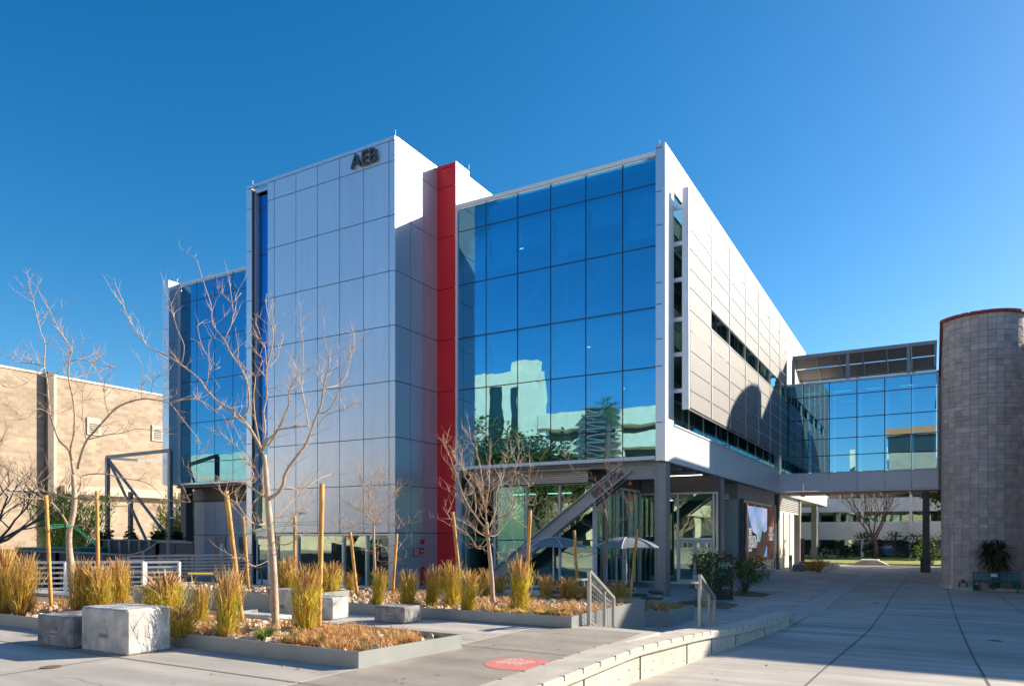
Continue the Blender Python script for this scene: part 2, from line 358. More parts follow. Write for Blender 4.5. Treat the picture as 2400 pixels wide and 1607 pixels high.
# ================================================================== ENGINEERING BUILDING
EB = thing('engineering_building', 'large glass and silver panel building with projecting tower and red vertical stripe', 'building', (-10, 10, 0))
def part(name, mb, m, label=None, parent=None, smooth=False): return mb.build(name, m, parent or EB, smooth, label)
def pane(x0, z0, x1, z1, y, m, name='window', gap=.0, parent=None, fr=True, fw=.045):
    w = MB(); tx, tz = PR.uniform(-.0025, .0025), PR.uniform(-.0025, .0025)
    w.box(x0+fw/2, y, z0+fw/2, x1-fw/2, y+.03, z1-fw/2)
    w.v = [(v[0], v[1]+(v[0]-x0)*tx+(v[2]-z0)*tz, v[2]) for v in w.v]
    # slightly out-of-true panes so reflections break at the joints
    o = part(name, w, m, parent=parent)
    return o
rx = random.Random(5); PR = random.Random(77)
# --- main volume body
b = MB(); b.box(-10.46, .35, 5.75, -10.3, 40.3, 18.4); b.box(-10.4, 40.1, 5.75, -.05, 40.35, 18.4)
part('wall', b, M['panelw'])
mz = [5.89, 7.05, 9.61, 12.11, 14.7, 17.29, 18.41]
mx_ = [-10.39, -8.79, -7.07, -5.35, -3.62, -1.9, -.41]
for i in range(6):
    for j in range(6): pane(mx_[i], mz[j], mx_[i+1], mz[j+1], .06, M['gblue'])
f = MB()
for z in mz[1:-1]: f.box(-10.39, .075, z-.03, -.41, .12, z+.03)
for x in mx_[1:-1]: f.box(x-.03, .078, 5.89, x+.03, .13, 18.41)
f.box(-10.39, .074, 12.11-.055, -.41, .11, 12.11+.055)
part('mullion', f, M['alud'])
f = MB(); f.box(-10.48, -.03, 5.70, -10.39, .2, 18.45); f.box(-10.48, -.05, 18.42, -.41, .3, 18.60); f.box(-10.46, -.1, 5.73, -.41, .25, 5.88)
part('frame', f, M['panelw'])
# corner pier : silver front, white side
f = MB()
zz = [5.66, 7.27, 9.62, 10.15+.6, 12.2, 13.1, 15.5, 16.9, 18.72, 18.89]
for a_, b_ in zip(zz[:-1], zz[1:]): f.box(-.41, 0, a_+.018, -.003, .3, b_-.018)
part('corner_pier', f, M['panel'])
part('wall', MB().box(-.40, .02, 5.67, -.02, .29, 18.86), M['backing'])
# roof + parapet
part('roof', MB().box(-10.4, .1, 18.0, -.1, 40.3, 18.3), M['roof'])
# --- right side facade, x = 0
f = MB()
YE = 59.3
for k in range(26):                                                  # white band below the glass
    y0 = .3+k*1.02
    f.box(-.12, y0 if k else .004, 5.66, 0, y0+1.012, 7.28)
part('side_band', f, M['panelw'])
f = MB(); f.box(-.12, .004, 17.32, 0, 40.35, 18.89); f.box(-.12, .004, 7.29, 0, 1.2, 17.31); f.box(-.12, 26.35, 7.29, 0, 27.2, 17.31)
f.box(-.12, 27.2, 13.9, 0, 40.35, 17.31)
part('side_wall', f, M['panelw'])
f = MB(); f.box(.0, 1.2, 7.26, .05, 26.3, 7.33); part('sill', f, M['panelw'])
part('frame', MB().box(-.3, 26.36, 5.66, .06, 26.62, 13.8), M['alu'])
ys_ = [1.2+.0*k for k in (0,)] + [1.2+2.51*k for k in range(1, 11)]
for k in range(10):
    for z0, z1 in ((7.33, 8.95), (8.95, 12.0), (12.35, 14.9), (14.9, 17.32)):
        w_ = MB().box(-.1, ys_[k]+.03, z0+.02, -.07, ys_[k+1]-.03, z1-.02); part('window', w_, M['gside'])
f = MB()
for z in (8.95, 12.0, 12.35, 14.9): f.box(-.14, 1.2, z-.03, -.05, 26.3, z+.03)
for y in ys_[1:]: f.box(-.15, y-.03, 7.33, -.05, y+.03, 17.3)
part('mullion', f, M['alu'])
part('spandrel', MB().box(-.12, 1.2, 12.03, -.05, 26.3, 12.32), mat('spandrel_tan', (.5, .46, .38), .6))
# --- perforated sun screen in front of the side glass
SX = .65
vy = [1.32, 4.95, 8.63, 12.32, 15.95, 19.67, 23.33, 26.3]
hz = [17.32, 16.5, 15.66, 14.84, 13.99, 13.17, 12.22, 11.34, 10.48, 9.62, 8.78, 7.97]
f = MB()
for j in range(11):
    for i in range(7):
        if j == 5 and i >= 1: continue
        f.box(SX-.03, vy[i]+.09, hz[j+1]+.06, SX+.0, vy[i+1]-.09, hz[j]-.035)
ss = part('sun_screen', f, M['screen'])
f = MB()
for i, y in enumerate(vy): f.box(SX-.14, y-.025, 7.97, SX-.012, y+.025, 17.3)
for j, z in enumerate(hz):
    f.box(SX-.1, 1.32, z-.035, SX-.01, 26.3, z-.005); 
f.build('frame', M['steel'], ss)
f = MB()
for y in vy[1:-1]:
    f.box(SX+.001, y-.045, 7.99, SX+.03, y+.045, 12.21); f.box(SX+.001, y-.045, 13.18, SX+.03, y+.045, 17.28)
for z in hz[1:-1]: f.box(SX+.001, 1.34, z+.0, SX+.022, 26.28 if z not in (13.17, 12.22) else 26.28, z+.03)
f.build('cover_strip', M['alu'], ss)
MB().box(SX-.28, 1.16, 7.94, SX+.008, 1.318, 17.38).build('end_post', M['alu'], ss)
f = MB()
for z in (16.6, 15.05, 13.5, 11.8, 10.3, 8.75):
    for y in (1.22, 8.63, 15.95, 23.3): MB().box(0, y-.03, z-.09, SX-.1, y+.03, z+.09).build('bracket', M['alu'], ss)
# --- soffit and steel under the main volume
part('soffit', MB().box(-10.3, .3, 5.62, -.14, 26.6, 5.74), M['soffit'])
f = MB()
for y in (3., 5.2): f.box(-3.8, y-.06, 5.5, -.2, y+.06, 5.615)
part('soffit_light', MB().box(-3.2, 7.2, 5.585, -.4, 7.24, 5.612), M['lamp'])
part('soffit_rib', f, M['steel'])
def wide_flange(mb, x, y, z0, z1, w=.4, d=.42, tf=.05):
    mb.box(x-w/2, y, z0, x+w/2, y+tf, z1); mb.box(x-.03, y+tf, z0, x+.03, y+d-tf, z1); mb.box(x-w/2, y+d-tf, z0, x+w/2, y+d, z1)
f = MB(); f.box(-.50, .33, 0, -.13, .86, 5.62); part('column', f, M['steel'])
f = MB(); f.box(-.56, .30, 0, -.50, .89, 5.62); f.box(-.13, .30, 0, -.07, .89, 5.62); f.box(-.6, .26, 0, -.03, .93, .05); part('column', f, M['steel'])
f = MB(); f.box(-.62, 9.8, 0, -.1, 10.6, 5.62); part('column', f, M['steel'])
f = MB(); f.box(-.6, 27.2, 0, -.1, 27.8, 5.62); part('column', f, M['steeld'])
# gusset plate, beam and diagonal brace
f = MB(); f.box(-10.2, .45, 5.5, -.55, .5, 5.6); f.box(-3.4, .3, 5.57, -.55, .66, 5.61)
part('beam', f, M['steel'])
f = MB()
gp = [(-3.0, 5.6), (-.56, 5.6), (-.56, 4.96), (-1.9, 4.96), (-2.2, 5.1)]
i0 = [f.vert((x, .43, z)) for x, z in gp]; i1 = [f.vert((x, .52, z)) for x, z in gp]
f.f.append(i0); f.f.append(i1[::-1])
for k in range(len(gp)): f.f.append([i0[k-1], i1[k-1], i1[k], i0[k]])
part('gusset_plate', f, M['steel'])
A = Vector((-1.75, .48, 5.55)); B = Vector((-8.75, .48, .45)); d_ = (B-A).normalized(); nrm = Vector((-d_.z, 0, d_.x))
f = MB(); f.beam(A, B, .05, .5, Vector((0, 1, 0)).cross(d_)); 
for sg in (-1, 1): f.beam(A+nrm*.27*sg, B+nrm*.27*sg, .42, .05, nrm)
part('diagonal_brace', f, mat('brace_steel', (.40, .39, .375), .5, metal=.1, var=.08))
f = MB(); C_ = A+d_*.4; f.beam(C_+nrm*.42*(1 if nrm.z < 0 else -1), C_+d_*1.9+nrm*.42*(1 if nrm.z < 0 else -1), .3, .06, nrm)
f.beam(C_+Vector((0,-.06,0)), C_+d_*1.7+Vector((0,-.06,0)), .05, .3, nrm)
part('splice_plate', f, M['steeld'])
f = MB()
for k in range(9):
    for s_ in (-.3, .3, -.42):
        q = C_+d_*(.15+k*.19)+nrm*s_*(1 if nrm.z < 0 else -1)*.6; f.box(q.x-.02, .38, q.z-.02, q.x+.02, .43, q.z+.02)
part('bolts', f, M['alu'])
# --- ground floor glazing, plane y = 2
gx = [-11.2, -9.45, -7.63, -5.82, -4.06]
for i in range(4):
    pane(gx[i], .12, gx[i+1], 2.32, 2.0, M['gground']); pane(gx[i], 2.32, gx[i+1], 5.02, 2.0, M['gground'])
f = MB()
for x in gx: f.box(x-.045, 1.93, .0, x+.045, 2.08, 5.1)
f.box(-11.2, 1.90, 4.96, -4.0, 2.08, 5.12); f.box(-11.2, 1.96, .0, -4.0, 2.08, .12)
part('frame', f, M['panelw'])
f = MB(); f.box(-11.2, 1.97, 2.29, -4.06, 2.04, 2.35); part('mullion', f, M['alud'])
def louver(mb, axis, c, a0, a1, z0, z1, n):
    h = (z1-z0)/n
    for k in range(n):
        z = z0+k*h
        if axis == 'y': mb.box(a0, c, z+h*.28, a1, c+.06, z+h*.98)
        else: mb.box(c-.06, a0, z+h*.28, c, a1, z+h*.98)
f = MB(); louver(f, 'y', 1.15, -10.4, -4.0, 5.13, 5.66, 6); louver(f, 'y', 1.15, -10.4, -4.0, 4.98, 5.13, 2); part('louver', f, M['louver'])
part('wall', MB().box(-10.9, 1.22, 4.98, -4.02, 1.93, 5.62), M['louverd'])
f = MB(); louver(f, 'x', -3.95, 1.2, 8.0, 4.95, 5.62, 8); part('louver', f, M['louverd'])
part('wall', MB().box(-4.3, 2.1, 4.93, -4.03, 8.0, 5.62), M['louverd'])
# recess side glazing x = -4
ry = [2.05, 3.3, 4.6, 5.5, 6.4, 7.2, 8.0]
for i in range(6):
    if i in (3,): continue
    part('window', MB().box(-4.02, ry[i]+.04, .12, -3.99, ry[i+1]-.04, 4.85), M['gground'])
part('window', MB().box(-4.02, 5.54, 2.3, -3.99, 6.36, 4.85), M['gground'])
f = MB()
for y in ry: f.box(-4.07, y-.04, 0, -3.93, y+.04, 4.93)
f.box(-4.06, 2.05, 4.85, -3.94, 8.0, 4.95); f.box(-4.05, 2.05, 0, -3.95, 5.45, .1)
part('frame', f, M['panelw'])
def door(parent, o, ex, w, h, m=None, glassm=None, label=None, hs=1):
    """one leaf: o = lower corner, ex = unit dir, opens in plane"""
    ex = Vector(ex); en = Vector((0, 0, 1)).cross(ex)*-1
    def bx(a0, z0, a1, z1, d0, d1):
        p0 = o+ex*a0+en*d0; p1 = o+ex*a1+en*d1; return (p0.x, p0.y, o.z+z0, p1.x, p1.y, o.z+z1)
    f = MB(); f.box(*bx(0, 0, .1, h, 0, .06)); f.box(*bx(w-.1, 0, w, h, 0, .06)); f.box(*bx(.1, 0, w-.1, .25, 0, .06)); f.box(*bx(.1, h-.12, w-.1, h, 0, .06))
    d = f.build('door', m or M['alu'], parent, label=label)
    MB().box(*bx(.1, .25, w-.1, h-.12, .02, .04)).build('pane', glassm or M['gground'], d)
    hx = w-.09 if hs == 1 else .09
    MB().box(*bx(hx-.025, .85, hx+.025, 1.35, .07, .12)).build('handle', M['steeld'], d)
    return d
door(EB, Vector((-3.97, 5.54, .02)), (0, 1, 0), .82, 2.2)
# back of the entry, y = 8
for x0, x1, z0, z1 in ((-3.9, -2.45, .12, 4.7), (-2.38, -1.9, .12, 4.7), (-1.86, -.04, 2.42, 4.7), (.0, .12, .12, 4.7)):
    part('window', MB().box(x0+.03, 8.0, z0, x1-.03, 8.03, z1), M['gground'])
f = MB()
for x in (-3.92, -2.42, -1.88, -.02, .16): f.box(x-.04, 7.94, 0, x+.04, 8.08, 4.76)
f.box(-3.9, 7.95, 4.68, .16, 8.08, 4.78); f.box(-1.84, 7.95, 2.3, -.06, 8.07, 2.42); f.box(-3.88, 7.96, 0, -1.9, 8.07, .12)
part('frame', f, M['alu'])
door(EB, Vector((-1.83, 7.95, .02)), (1, 0, 0), .87, 2.26, M['panelw'])
door(EB, Vector((-.95, 7.95, .02)), (1, 0, 0), .87, 2.26, M['panelw'], hs=0)
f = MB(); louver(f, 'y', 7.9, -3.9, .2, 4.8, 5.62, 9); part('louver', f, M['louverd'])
# poster with lines of writing on the right door leaf
t_ = part('door_notice', MB().box(-.82, 7.935, 1.0, -.22, 7.945, 2.05), M['black'])
for k in range(9): text('XXXXXXXXXX'[:10-(k % 3)] if False else 'I II III I', .07, EB, 'door_lettering', M['letterw'], (-.52, 7.93, 1.9-.1*k), (1, 0, 0), (0, 0, 1), .002, 'CENTER') if False else None
f = MB()
for k in range(8): wdt = .24-.03*(k % 3); f.box(-.52-wdt, 7.928, 1.92-.1*k-.012, -.52+wdt, 7.934, 1.92-.1*k+.012)
f.build('printed_lines', M['letterw'], t_)
# --- display wall, x = -.25, and its end facing the entry
f = MB(); f.box(-1.3, 14.6, 0, -.26, 14.9, 4.72); f.box(-.55, 14.91, 0, -.25, 25.1, 2.2); f.box(-.55, 14.91, 2.22, -.25, 25.1, 4.72)
part('display_wall', f, M['panel'])
f = MB(); louver(f, 'x', -.25, 14.6, 26.4, 4.74, 5.64, 9); louver(f, 'y', 14.6, -1.4, -.3, 4.74, 5.64, 9); part('louver', f, M['louver'])
part('wall', MB().box(-.8, 14.75, 4.74, -.33, 26.4, 5.63), M['backing'])
f = MB(); f.box(-1.9, 14.62, 0, -1.36, 14.66, 4.72); part('window', f, M['gground'])
f = MB(); f.box(-1.38, 14.58, 0, -1.31, 14.68, 4.75); f.box(-1.95, 14.58, 4.7, -1.38, 14.68, 4.76); part('frame', f, M['alu'])
part('window', MB().box(-.3, 25.2, .1, -.27, 26.9, 4.7), M['gground'])
f = MB()
for y in (25.14, 26.0, 26.95): f.box(-.36, y-.04, 0, -.22, y+.04, 4.75)
part('frame', f, M['alu'])
f = MB()
for y in (28.3, 31.0, 33.7): f.box(-.5, y, 0, -.3, y+2.1, 4.3)
f.box(-.52, 28.0, 4.3, -.31, 40, 4.42)
part('wall', f, M['cream'])
f = MB()
for y in (30.45, 33.15, 35.9): part('window', MB().box(-.45, y, .1, -.42, y+.5, 4.3), M['gdeep'])
f = MB(); louver(f, 'x', -.3, 28.0, 40, 4.45, 5.6, 8); part('louver', f, M['louver'])
f = MB(); f.box(-.7, 38.4, 0, -.2, 39.1, 5.6); part('column', f, M['steel'])
f = MB(); f.box(-.7, 49.5, 0, -.2, 50.4, 5.5); part('column', f, M['steel'])
f = MB(); f.box(-9, 27.6, 5.62, 0, YE-1.5, 7.0); part('canopy', f, M['panelw'])
# --- interior : slabs, rear walls, lights, blinds, braces
f = MB(); f.box(-10.2, .4, 6.5, -.2, 8, 6.95); f.box(-10.2, .4, 11.7, -.2, 8, 12.05); f.box(-10.2, .4, 17.0, -.2, 8, 17.25)
f.box(-10.2, 8.05, 6.5, -.25, 26, 6.9); f.box(-10.2, 8.05, 11.75, -.25, 26, 12.0)
part('floor_slab', f, M['interior'])
part('interior_wall', MB().box(-10.2, 8.0, 6.96, -5.0, 8.04, 18.0).box(-5.0, 6.0, 6.96, -4.9, 8, 18.0).box(-4.8, 26.1, 6.9, -.3, 26.3, 18).box(-5, 8.2, 6.96, -4.9, 26, 17.9), M['interior'])
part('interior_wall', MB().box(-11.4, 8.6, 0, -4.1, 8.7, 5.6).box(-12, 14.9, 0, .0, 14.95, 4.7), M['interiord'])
for (x, z) in ((-7.9, 16.5), (-4.6, 11.25)):
    part('ceiling_light', MB().box(x-.5, 1.6, z, x+.5, 1.64, z+.03), M['lamp'])
part('ceiling_light', MB().box(-3.9, 3.0, 9.95, -3.84, 5.4, 10.0), M['lamp'])
for x in (-9, -7, -5): part('ceiling_light', MB().box(x, 3.0, 4.6, x+1.3, 3.08, 4.66), M['lamp'])
for i, j, h in ((0, 2, 1.), (1, 2, .9), (0, 4, .75), (1, 4, .8), (2, 4, .55), (3, 4, .8), (4, 4, .45), (5, 4, .8), (3, 2, 1.), (4, 1, 1.), (5, 1, .9), (2, 1, .6), (4, 2, .2), (0, 1, .5), (1, 1, .6)):
    z1 = mz[j+1]-.05; z0 = z1-(mz[j+1]-mz[j]-.1)*h
    part('roller_blind', MB().box(mx_[i]+.1, .45, z0, mx_[i+1]-.1, .46, z1), M['blind'])
f = MB()
for a_, b_ in (((-9.5, 1.2, 7.0), (-5.2, 1.2, 11.7)), ((-8.6, 1.2, 12.1), (-4.0, 1.2, 16.9)), ((-5.3, 1.2, 12.1), (-1.0, 1.2, 16.9))): f.beam(a_, b_, .2, .35)
f.box(-5.2, 1.1, 7, -4.95, 1.35, 17)
part('interior_brace', f, M['interior'])
f = MB()
for x in (-3.3, -1.3, -.9): f.box(x, 5.9, 13.4, x+.5, 5.95, 14.0)
for x in (-2.8, -1.0): f.box(x, 2.2, 12.1, x+.8, 2.9, 12.85)
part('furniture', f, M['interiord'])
# --- tower
TX0, TX1, TY = -21.42, -11.58, -3.29
jx = [TX0+0, -20.99]; px = [-19.84, -19.36, -17.84, -16.38, -14.94, -13.45, -11.93, TX1]
jz = [0.0, 2.67, 4.87, 7.04, 9.6, 12.14, 14.63, 17.16, 19.63, 20.56, 20.76]
f = MB(); g_ = .017
for j in range(len(jz)-1):
    for i in range(7):
        x0, x1 = px[i], px[i+1]; z0, z1 = jz[j], jz[j+1]
        if j == 0 and 1 <= i <= 5: continue
        if j == len(jz)-2: 
            if i: continue
            x0, x1 = TX0, TX1
        f.cc = (PR.uniform(.955, 1),)*3
        f.box(x0+g_ if i else x0, TY, z0+g_, x1-(g_ if i < 6 else .0), TY+.12, z1-g_)
for a_, b_ in zip([0, 5.05, 7.3, 9.75, 12.3, 14.75, 17.3, 19.5], [5.05, 7.3, 9.75, 12.3, 14.75, 17.3, 19.5, 20.56]): f.box(TX0, TY, a_+g_, -21.02, TY+.12, b_-g_)
part('tower_cladding', f, M['panelv'])
f = MB(); f.box(TX0+.03, TY+.1, 0, -21.1, 6, 20.7); f.box(-19.8, TY+.1, 2.66, TX1-.1, TY+.3, 20.7); f.box(-21.1, TY+.5, 20.3, -19.8, 6, 20.7)
f.box(TX0+.05, 5.8, 0, TX1-.1, 6, 20.7); f.box(-19.84, TY+.14, 0, -19.3, TY+.3, 2.66); f.box(TX1-.5, TY+.14, 0, TX1-.1, TY+.3, 2.6)
part('tower_wall', f, M['backing'])
part('roof', MB().box(TX0+.1, TY+.2, 20.3, TX1-.1, 5.9, 20.45), M['roof'])
f = MB(); sy = [TY, -2.15, -1.10, -.002]
for j in range(len(jz)-2):
    for i in range(3): f.cc = (PR.uniform(.94, 1),)*3; f.box(TX1-.1, sy[i]+(g_ if i else .122), jz[j]+g_, TX1+.001, sy[i+1]-(g_ if i < 2 else 0), jz[j+1]-g_)
f.box(TX1-.1, TY+.122, jz[-2]+g_, TX1+.001, 0, jz[-1])
part('tower_cladding', f, M['panelg'])
part('tower_wall', MB().box(TX1-.45, TY+.32, 0, TX1-.11, 5.8, 20.7), M['backing'])
# slot window in the tower
zs = [5.0, 7.2, 9.65, 12.2, 14.6, 17.1, 19.45, 20.3]
for a_, b_ in zip(zs[:-1], zs[1:]): part('window', MB().box(-20.88, TY+.32, a_+.03, -19.86, TY+.35, b_-.03), M['gdeep'])
part('window', MB().box(-20.88, TY+.32, 2.9, -19.86, TY+.35, 4.95), M['gground'])
f = MB()
for z in zs[1:-1]: f.box(-20.9, TY+.33, z-.035, -19.85, TY+.4, z+.035)
f.box(-21.0, TY+.02, 0, -20.93, TY+.4, 20.5); part('mullion', f, M['alud'])
f = MB(); f.box(-20.93, TY+.1, 2.3, -20.86, TY+.34, 20.4); f.box(-20.93, TY+.1, 20.3, -19.85, TY+.4, 20.42); f.box(-20.93, TY+.1, 2.5, -19.85, TY+.4, 2.9); part('frame', f, M['alu'])
door(EB, Vector((-20.85, TY+.2, .02)), (1, 0, 0), .98, 2.45, M['panelw'])
# ground windows of the tower
wx = [-19.3, -17.84, -16.38, -14.83, -13.37, -11.98]
for a_, b_ in zip(wx[:-1], wx[1:]): part('window', MB().box(a_+.05, TY+.18, .25, b_-.05, TY+.21, 2.52), M['gground'])
f = MB()
for x in wx: f.box(x-.05, TY+.08, .1, x+.05, TY+.26, 2.6)
f.box(-19.3, TY+.06, 2.54, -11.95, TY+.26, 2.64); f.box(-19.3, TY+.06, 0, -11.95, TY+.26, .2); part('frame', f, M['alu'])
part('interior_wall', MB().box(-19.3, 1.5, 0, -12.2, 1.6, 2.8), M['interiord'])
part('wall_light', MB().box(-18.0, TY-.25, 3.62, -17.5, TY-.0, 3.70), M['alu'])
# AEB letters
text('AEB', .93, EB, 'building_lettering', M['lettergrey'], (-14.13, TY-.10, 19.80), (1, 0, 0), (0, 0, 1), .06, 'LEFT', 1.0, bold=.0, label='dark metal letters AEB near the top of the tower')
# --- red pier
f = MB()
for a_, b_ in zip(jz[:-1], jz[1:]): f.box(TX1+.004, 0, a_+g_, -10.50, .1, b_-g_)
part('red_cladding', f, M['red'])
part('wall', MB().box(TX1+.01, .05, 0, -10.52, .3, 20.7), M['backing'])
f = MB(); f.box(-10.56, .003, 18.2, -10.47, 1.2, 20.76); f.box(-10.56, 1.2, 18.2, -10.47, 8.8, 20.5); f.box(-10.56, .005, 0, -10.492, .5, 18.2)
part('side_wall', f, M['panelw'])
part('wall', MB().box(TX1+.02, .3, 17, -10.56, 8, 20.45).box(-12.2, .3, 0, -11.3, 2, 5.6), M['panel'])
# --- left wing
WY = .8
wxx = [-32.37, -30.85, -29.14, -27.46, -26.0, -24.5, -23.0, -21.4]
wz = [5.89, 7.16, 9.68, 12.31, 14.91, 17.48, 18.6]
for i in range(5):
    for j in range(6): pane(wxx[i], wz[j], wxx[i+1], wz[j+1], WY, M['gwing'])
f = MB()
for z in wz[1:-1]: f.box(-32.37, WY+.02, z-.03, -22, WY+.06, z+.03)
for x in wxx[1:-1]: f.box(x-.03, WY+.022, 5.9, x+.03, WY+.07, 18.6)
f.box(-32.37, WY+.018, 12.25, -22, WY+.05, 12.37); part('mullion', f, M['alud'])
f = MB(); f.box(-32.5, WY-.1, 18.6, -21.4, WY+.4, 18.76); f.box(-32.45, WY-.15, 5.76, -21.4, WY+.3, 5.88); f.box(-32.5, WY-.08, 5.8, -32.38, WY+.2, 18.7); part('frame', f, M['alu'])
f = MB(); wp = [5.75, 7.1, 9.1, 10.7, 11.9, 12.5, 14.8, 15.7, 17.3, 18.8]
for a_, b_ in zip(wp[:-1], wp[1:]): f.box(-33.15, 0.0, a_+.02, -32.5, WY+.3, b_-.02)
part('wing_pier', f, M['panel'])
part('wall', MB().box(-33.1, WY+.3, 5.75, -32.9, 7, 18.6).box(-33.0, 6.9, 5.75, -21.5, 7.1, 18.6).box(-33, 1, 18.2, -21.5, 7, 18.4).box(-33.1, .05, 5.78, -32.55, WY+.25, 18.7), M['panelw'])
part('soffit', MB().box(-33, .9, 5.6, -21.5, 7, 5.74), M['soffit'])
part('floor_slab', MB().box(-32.3, 1, 11.8, -21.6, 6.8, 12.15).box(-32.3, 1, 17.1, -21.6, 6.8, 17.4), M['interior'])
part('interior_wall', MB().box(-32.8, 5.2, 5.8, -21.6, 5.3, 18), M['interior'])
part('ceiling_light', MB().box(-28.6, 2.0, 14.6, -27.0, 2.08, 14.66), M['lamp'])
for y in (3.4, 3.0): part('ceiling_light', MB().box(-28.8, y, 13.2-(y-3)*1.2, -26.6, y+.06, 13.25-(y-3)*1.2), M['lamp'])
wl = onY(2.2, 455).x; 
f = MB(); xw = [wl] + [onY(2.2, 380+c*.1722).x for c in (585, 722, 872, 1040, 1150)]
for a_, b_ in zip(xw[:-1], xw[1:]):
    for z0, z1 in ((0, 2.55), (2.55, 4.75)): f.box(a_+.02, 2.2, z0+.02, b_-.02, 2.3, z1-.02)
part('wing_wall', f, mat('wing_panel', (.44, .47, .53), .5, var=.03))
part('wall', MB().box(wl+.01, 2.25, 0, -21, 6.8, 5.55), M['backing'])
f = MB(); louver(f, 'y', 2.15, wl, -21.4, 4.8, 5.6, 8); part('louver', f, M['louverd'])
f = MB(); f.box(xw[2]+.05, 2.15, 0, xw[3]-.05, 2.195, 2.45); d_o = part('door', f, M['steel'])
MB().box(xw[2]+.55, 2.12, 1.2, xw[2]+.85, 2.145, 2.0).build('door_sign', M['letterw'], d_o)
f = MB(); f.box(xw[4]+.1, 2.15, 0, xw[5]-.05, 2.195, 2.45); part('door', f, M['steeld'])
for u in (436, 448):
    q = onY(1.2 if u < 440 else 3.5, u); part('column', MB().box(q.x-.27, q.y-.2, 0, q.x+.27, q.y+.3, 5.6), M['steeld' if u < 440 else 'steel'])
# lightning rods on the corners
for x, y, z in ((-11.6, TY+.05, 20.76), (-21.0, TY+.05, 20.7), (-10.3, 0.9, 20.7), (-.3, .2, 18.89), (-32.5, .6, 18.8)):
    part('lightning_rod', MB().tube([(x, y, z), (x, y, z+.26)], .012, 5), M['letterw'])
# fire-department connection signs and pipes on the tower's side
f = MB(); f.box(TX1+.01, -1.98, 1.55, TX1+.03, -1.48, 1.95); s1 = part('red_sign', f, M['signred'])
f = MB()
for k in range(5): f.box(TX1+.031, -1.92, 1.62+.065*k, TX1+.035, -1.54, 1.64+.065*k)
f.build('printed_lines', M['letterw'], s1)
s1 = part('red_sign', MB().box(TX1+.01, -1.43, 1.68, TX1+.03, -1.15, 1.95), M['signred'])
text('FDC', .13, s1, 'sign_lettering', M['letterw'], (TX1+.034, -1.29, 1.77), (0, 1, 0), (0, 0, 1), .002, 'CENTER')
part('fire_bell', MB().tube([(TX1, -1.3, 2.25), (TX1+.1, -1.3, 2.25)], .13, 12), M['signred'])
f = MB()
for k in range(3): f.tube([(TX1, -1.25, .35+.25*k), (TX1+.16, -1.25, .35+.25*k)], .09, 10)
f.box(TX1, -1.38, .15, TX1+.05, -1.12, 1.05); part('hose_connection', f, M['signred'])
# ================================================================== LED display
LX = -.2
LS = thing('display_screen', 'large bright video screen with skyline picture and orange sparkle border on the side wall', 'screen', (LX, 20, 2.7))
py = lambda u: onX(LX, u).y
y0, y1, z0, z1 = 16.1, 25.9, .82, 4.55
y0, y1 = py(1746), py(1814.5)
MB().box(LX-.05, y0, z0, LX+.02, y1, z1).build('casing', M['black'], LS)
def scr_mat():
    m = bpy.data.materials.new('screen_sparkle'); m.use_nodes = True; n = m.node_tree; L = n.links; b = n.nodes['Principled BSDF']
    tc = n.nodes.new('ShaderNodeTexCoord'); mp = n.nodes.new('ShaderNodeMapping'); mp.inputs['Scale'].default_value = (1, 1.6, .7); L.new(tc.outputs['Object'], mp.inputs[0])
    no = n.nodes.new('ShaderNodeTexNoise'); no.inputs['Scale'].default_value = 1.3; no.inputs['Detail'].default_value = 3; L.new(mp.outputs[0], no.inputs[0])
    r = n.nodes.new('ShaderNodeValToRGB'); e = r.color_ramp.elements; e[0].position = .45; e[0].color = (.012, .005, .005, 1); e[1].position = .72; e[1].color = (.9, .25, .02, 1)
    x = e.new(.58); x.color = (.12, .012, .008, 1); L.new(no.outputs[0], r.inputs[0]); L.new(r.outputs[0], b.inputs['Emission Color']); b.inputs['Emission Strength'].default_value = .42
    b.inputs['Base Color'].default_value = (.01, .01, .01, 1); return m
MB().box(LX+.02, y0+.05, z0+.05, LX+.03, y1-.05, z1-.05).build('picture_border', scr_mat(), LS)
def em(name, c, c2, sc=1.):
    m = mat(name, c, .6, c2=c2, vscale=sc); n = m.node_tree; b = n.nodes['Principled BSDF']
    src = b.inputs['Base Color'].links[0].from_socket; n.links.new(src, b.inputs['Emission Color']); b.inputs['Emission Strength'].default_value = .55
    n.links.remove(b.inputs['Base Color'].links[0]); b.inputs['Base Color'].default_value = (.01, .01, .01, 1); return m
a_, b_ = y0+.6, py(1796.5)
W_ = b_-a_
def P(fy, fz): return (LX+.034, a_+W_*fy, z0+.25+(z1-z0-.42)*fz)
def flat(pts, name, m, dx=0.):
    f = MB(); f.face([(p[0]+dx, p[1], p[2]) for p in pts]); f.build(name, m, LS)
flat([P(0,.0), P(1,0), P(1,1), P(0,1)], 'picture_sky', em('screen_sky', (.06, .25, .6), (.5, .5, .66), .45))
flat([P(0,.9), P(.28,.45), P(.28,.25), P(0,.25)], 'picture_building', em('screen_slate', (.03, .07, .1), (.06, .12, .16)), .004)
flat([P(.5,.25), P(.5,.62), P(.66,.74), P(.82,.6), P(.82,.25)], 'picture_building', em('screen_tower', (.05, .22, .3), (.35, .45, .55), 3), .004)
flat([P(0,0), P(.45,0), P(.45,.45), P(.3,.5), P(0,.52)], 'picture_trees', em('screen_dark', (.01, .015, .015), (.04, .03, .03), 2), .008)
flat([P(.42,0), P(.8,0), P(1,.25), P(1,.55), P(.85,.5), P(.72,.55), P(.6,.3), P(.42,.35)], 'picture_trees', em('screen_dark2', (.010, .016, .010), (.09, .04, .03), 1.6), .008)
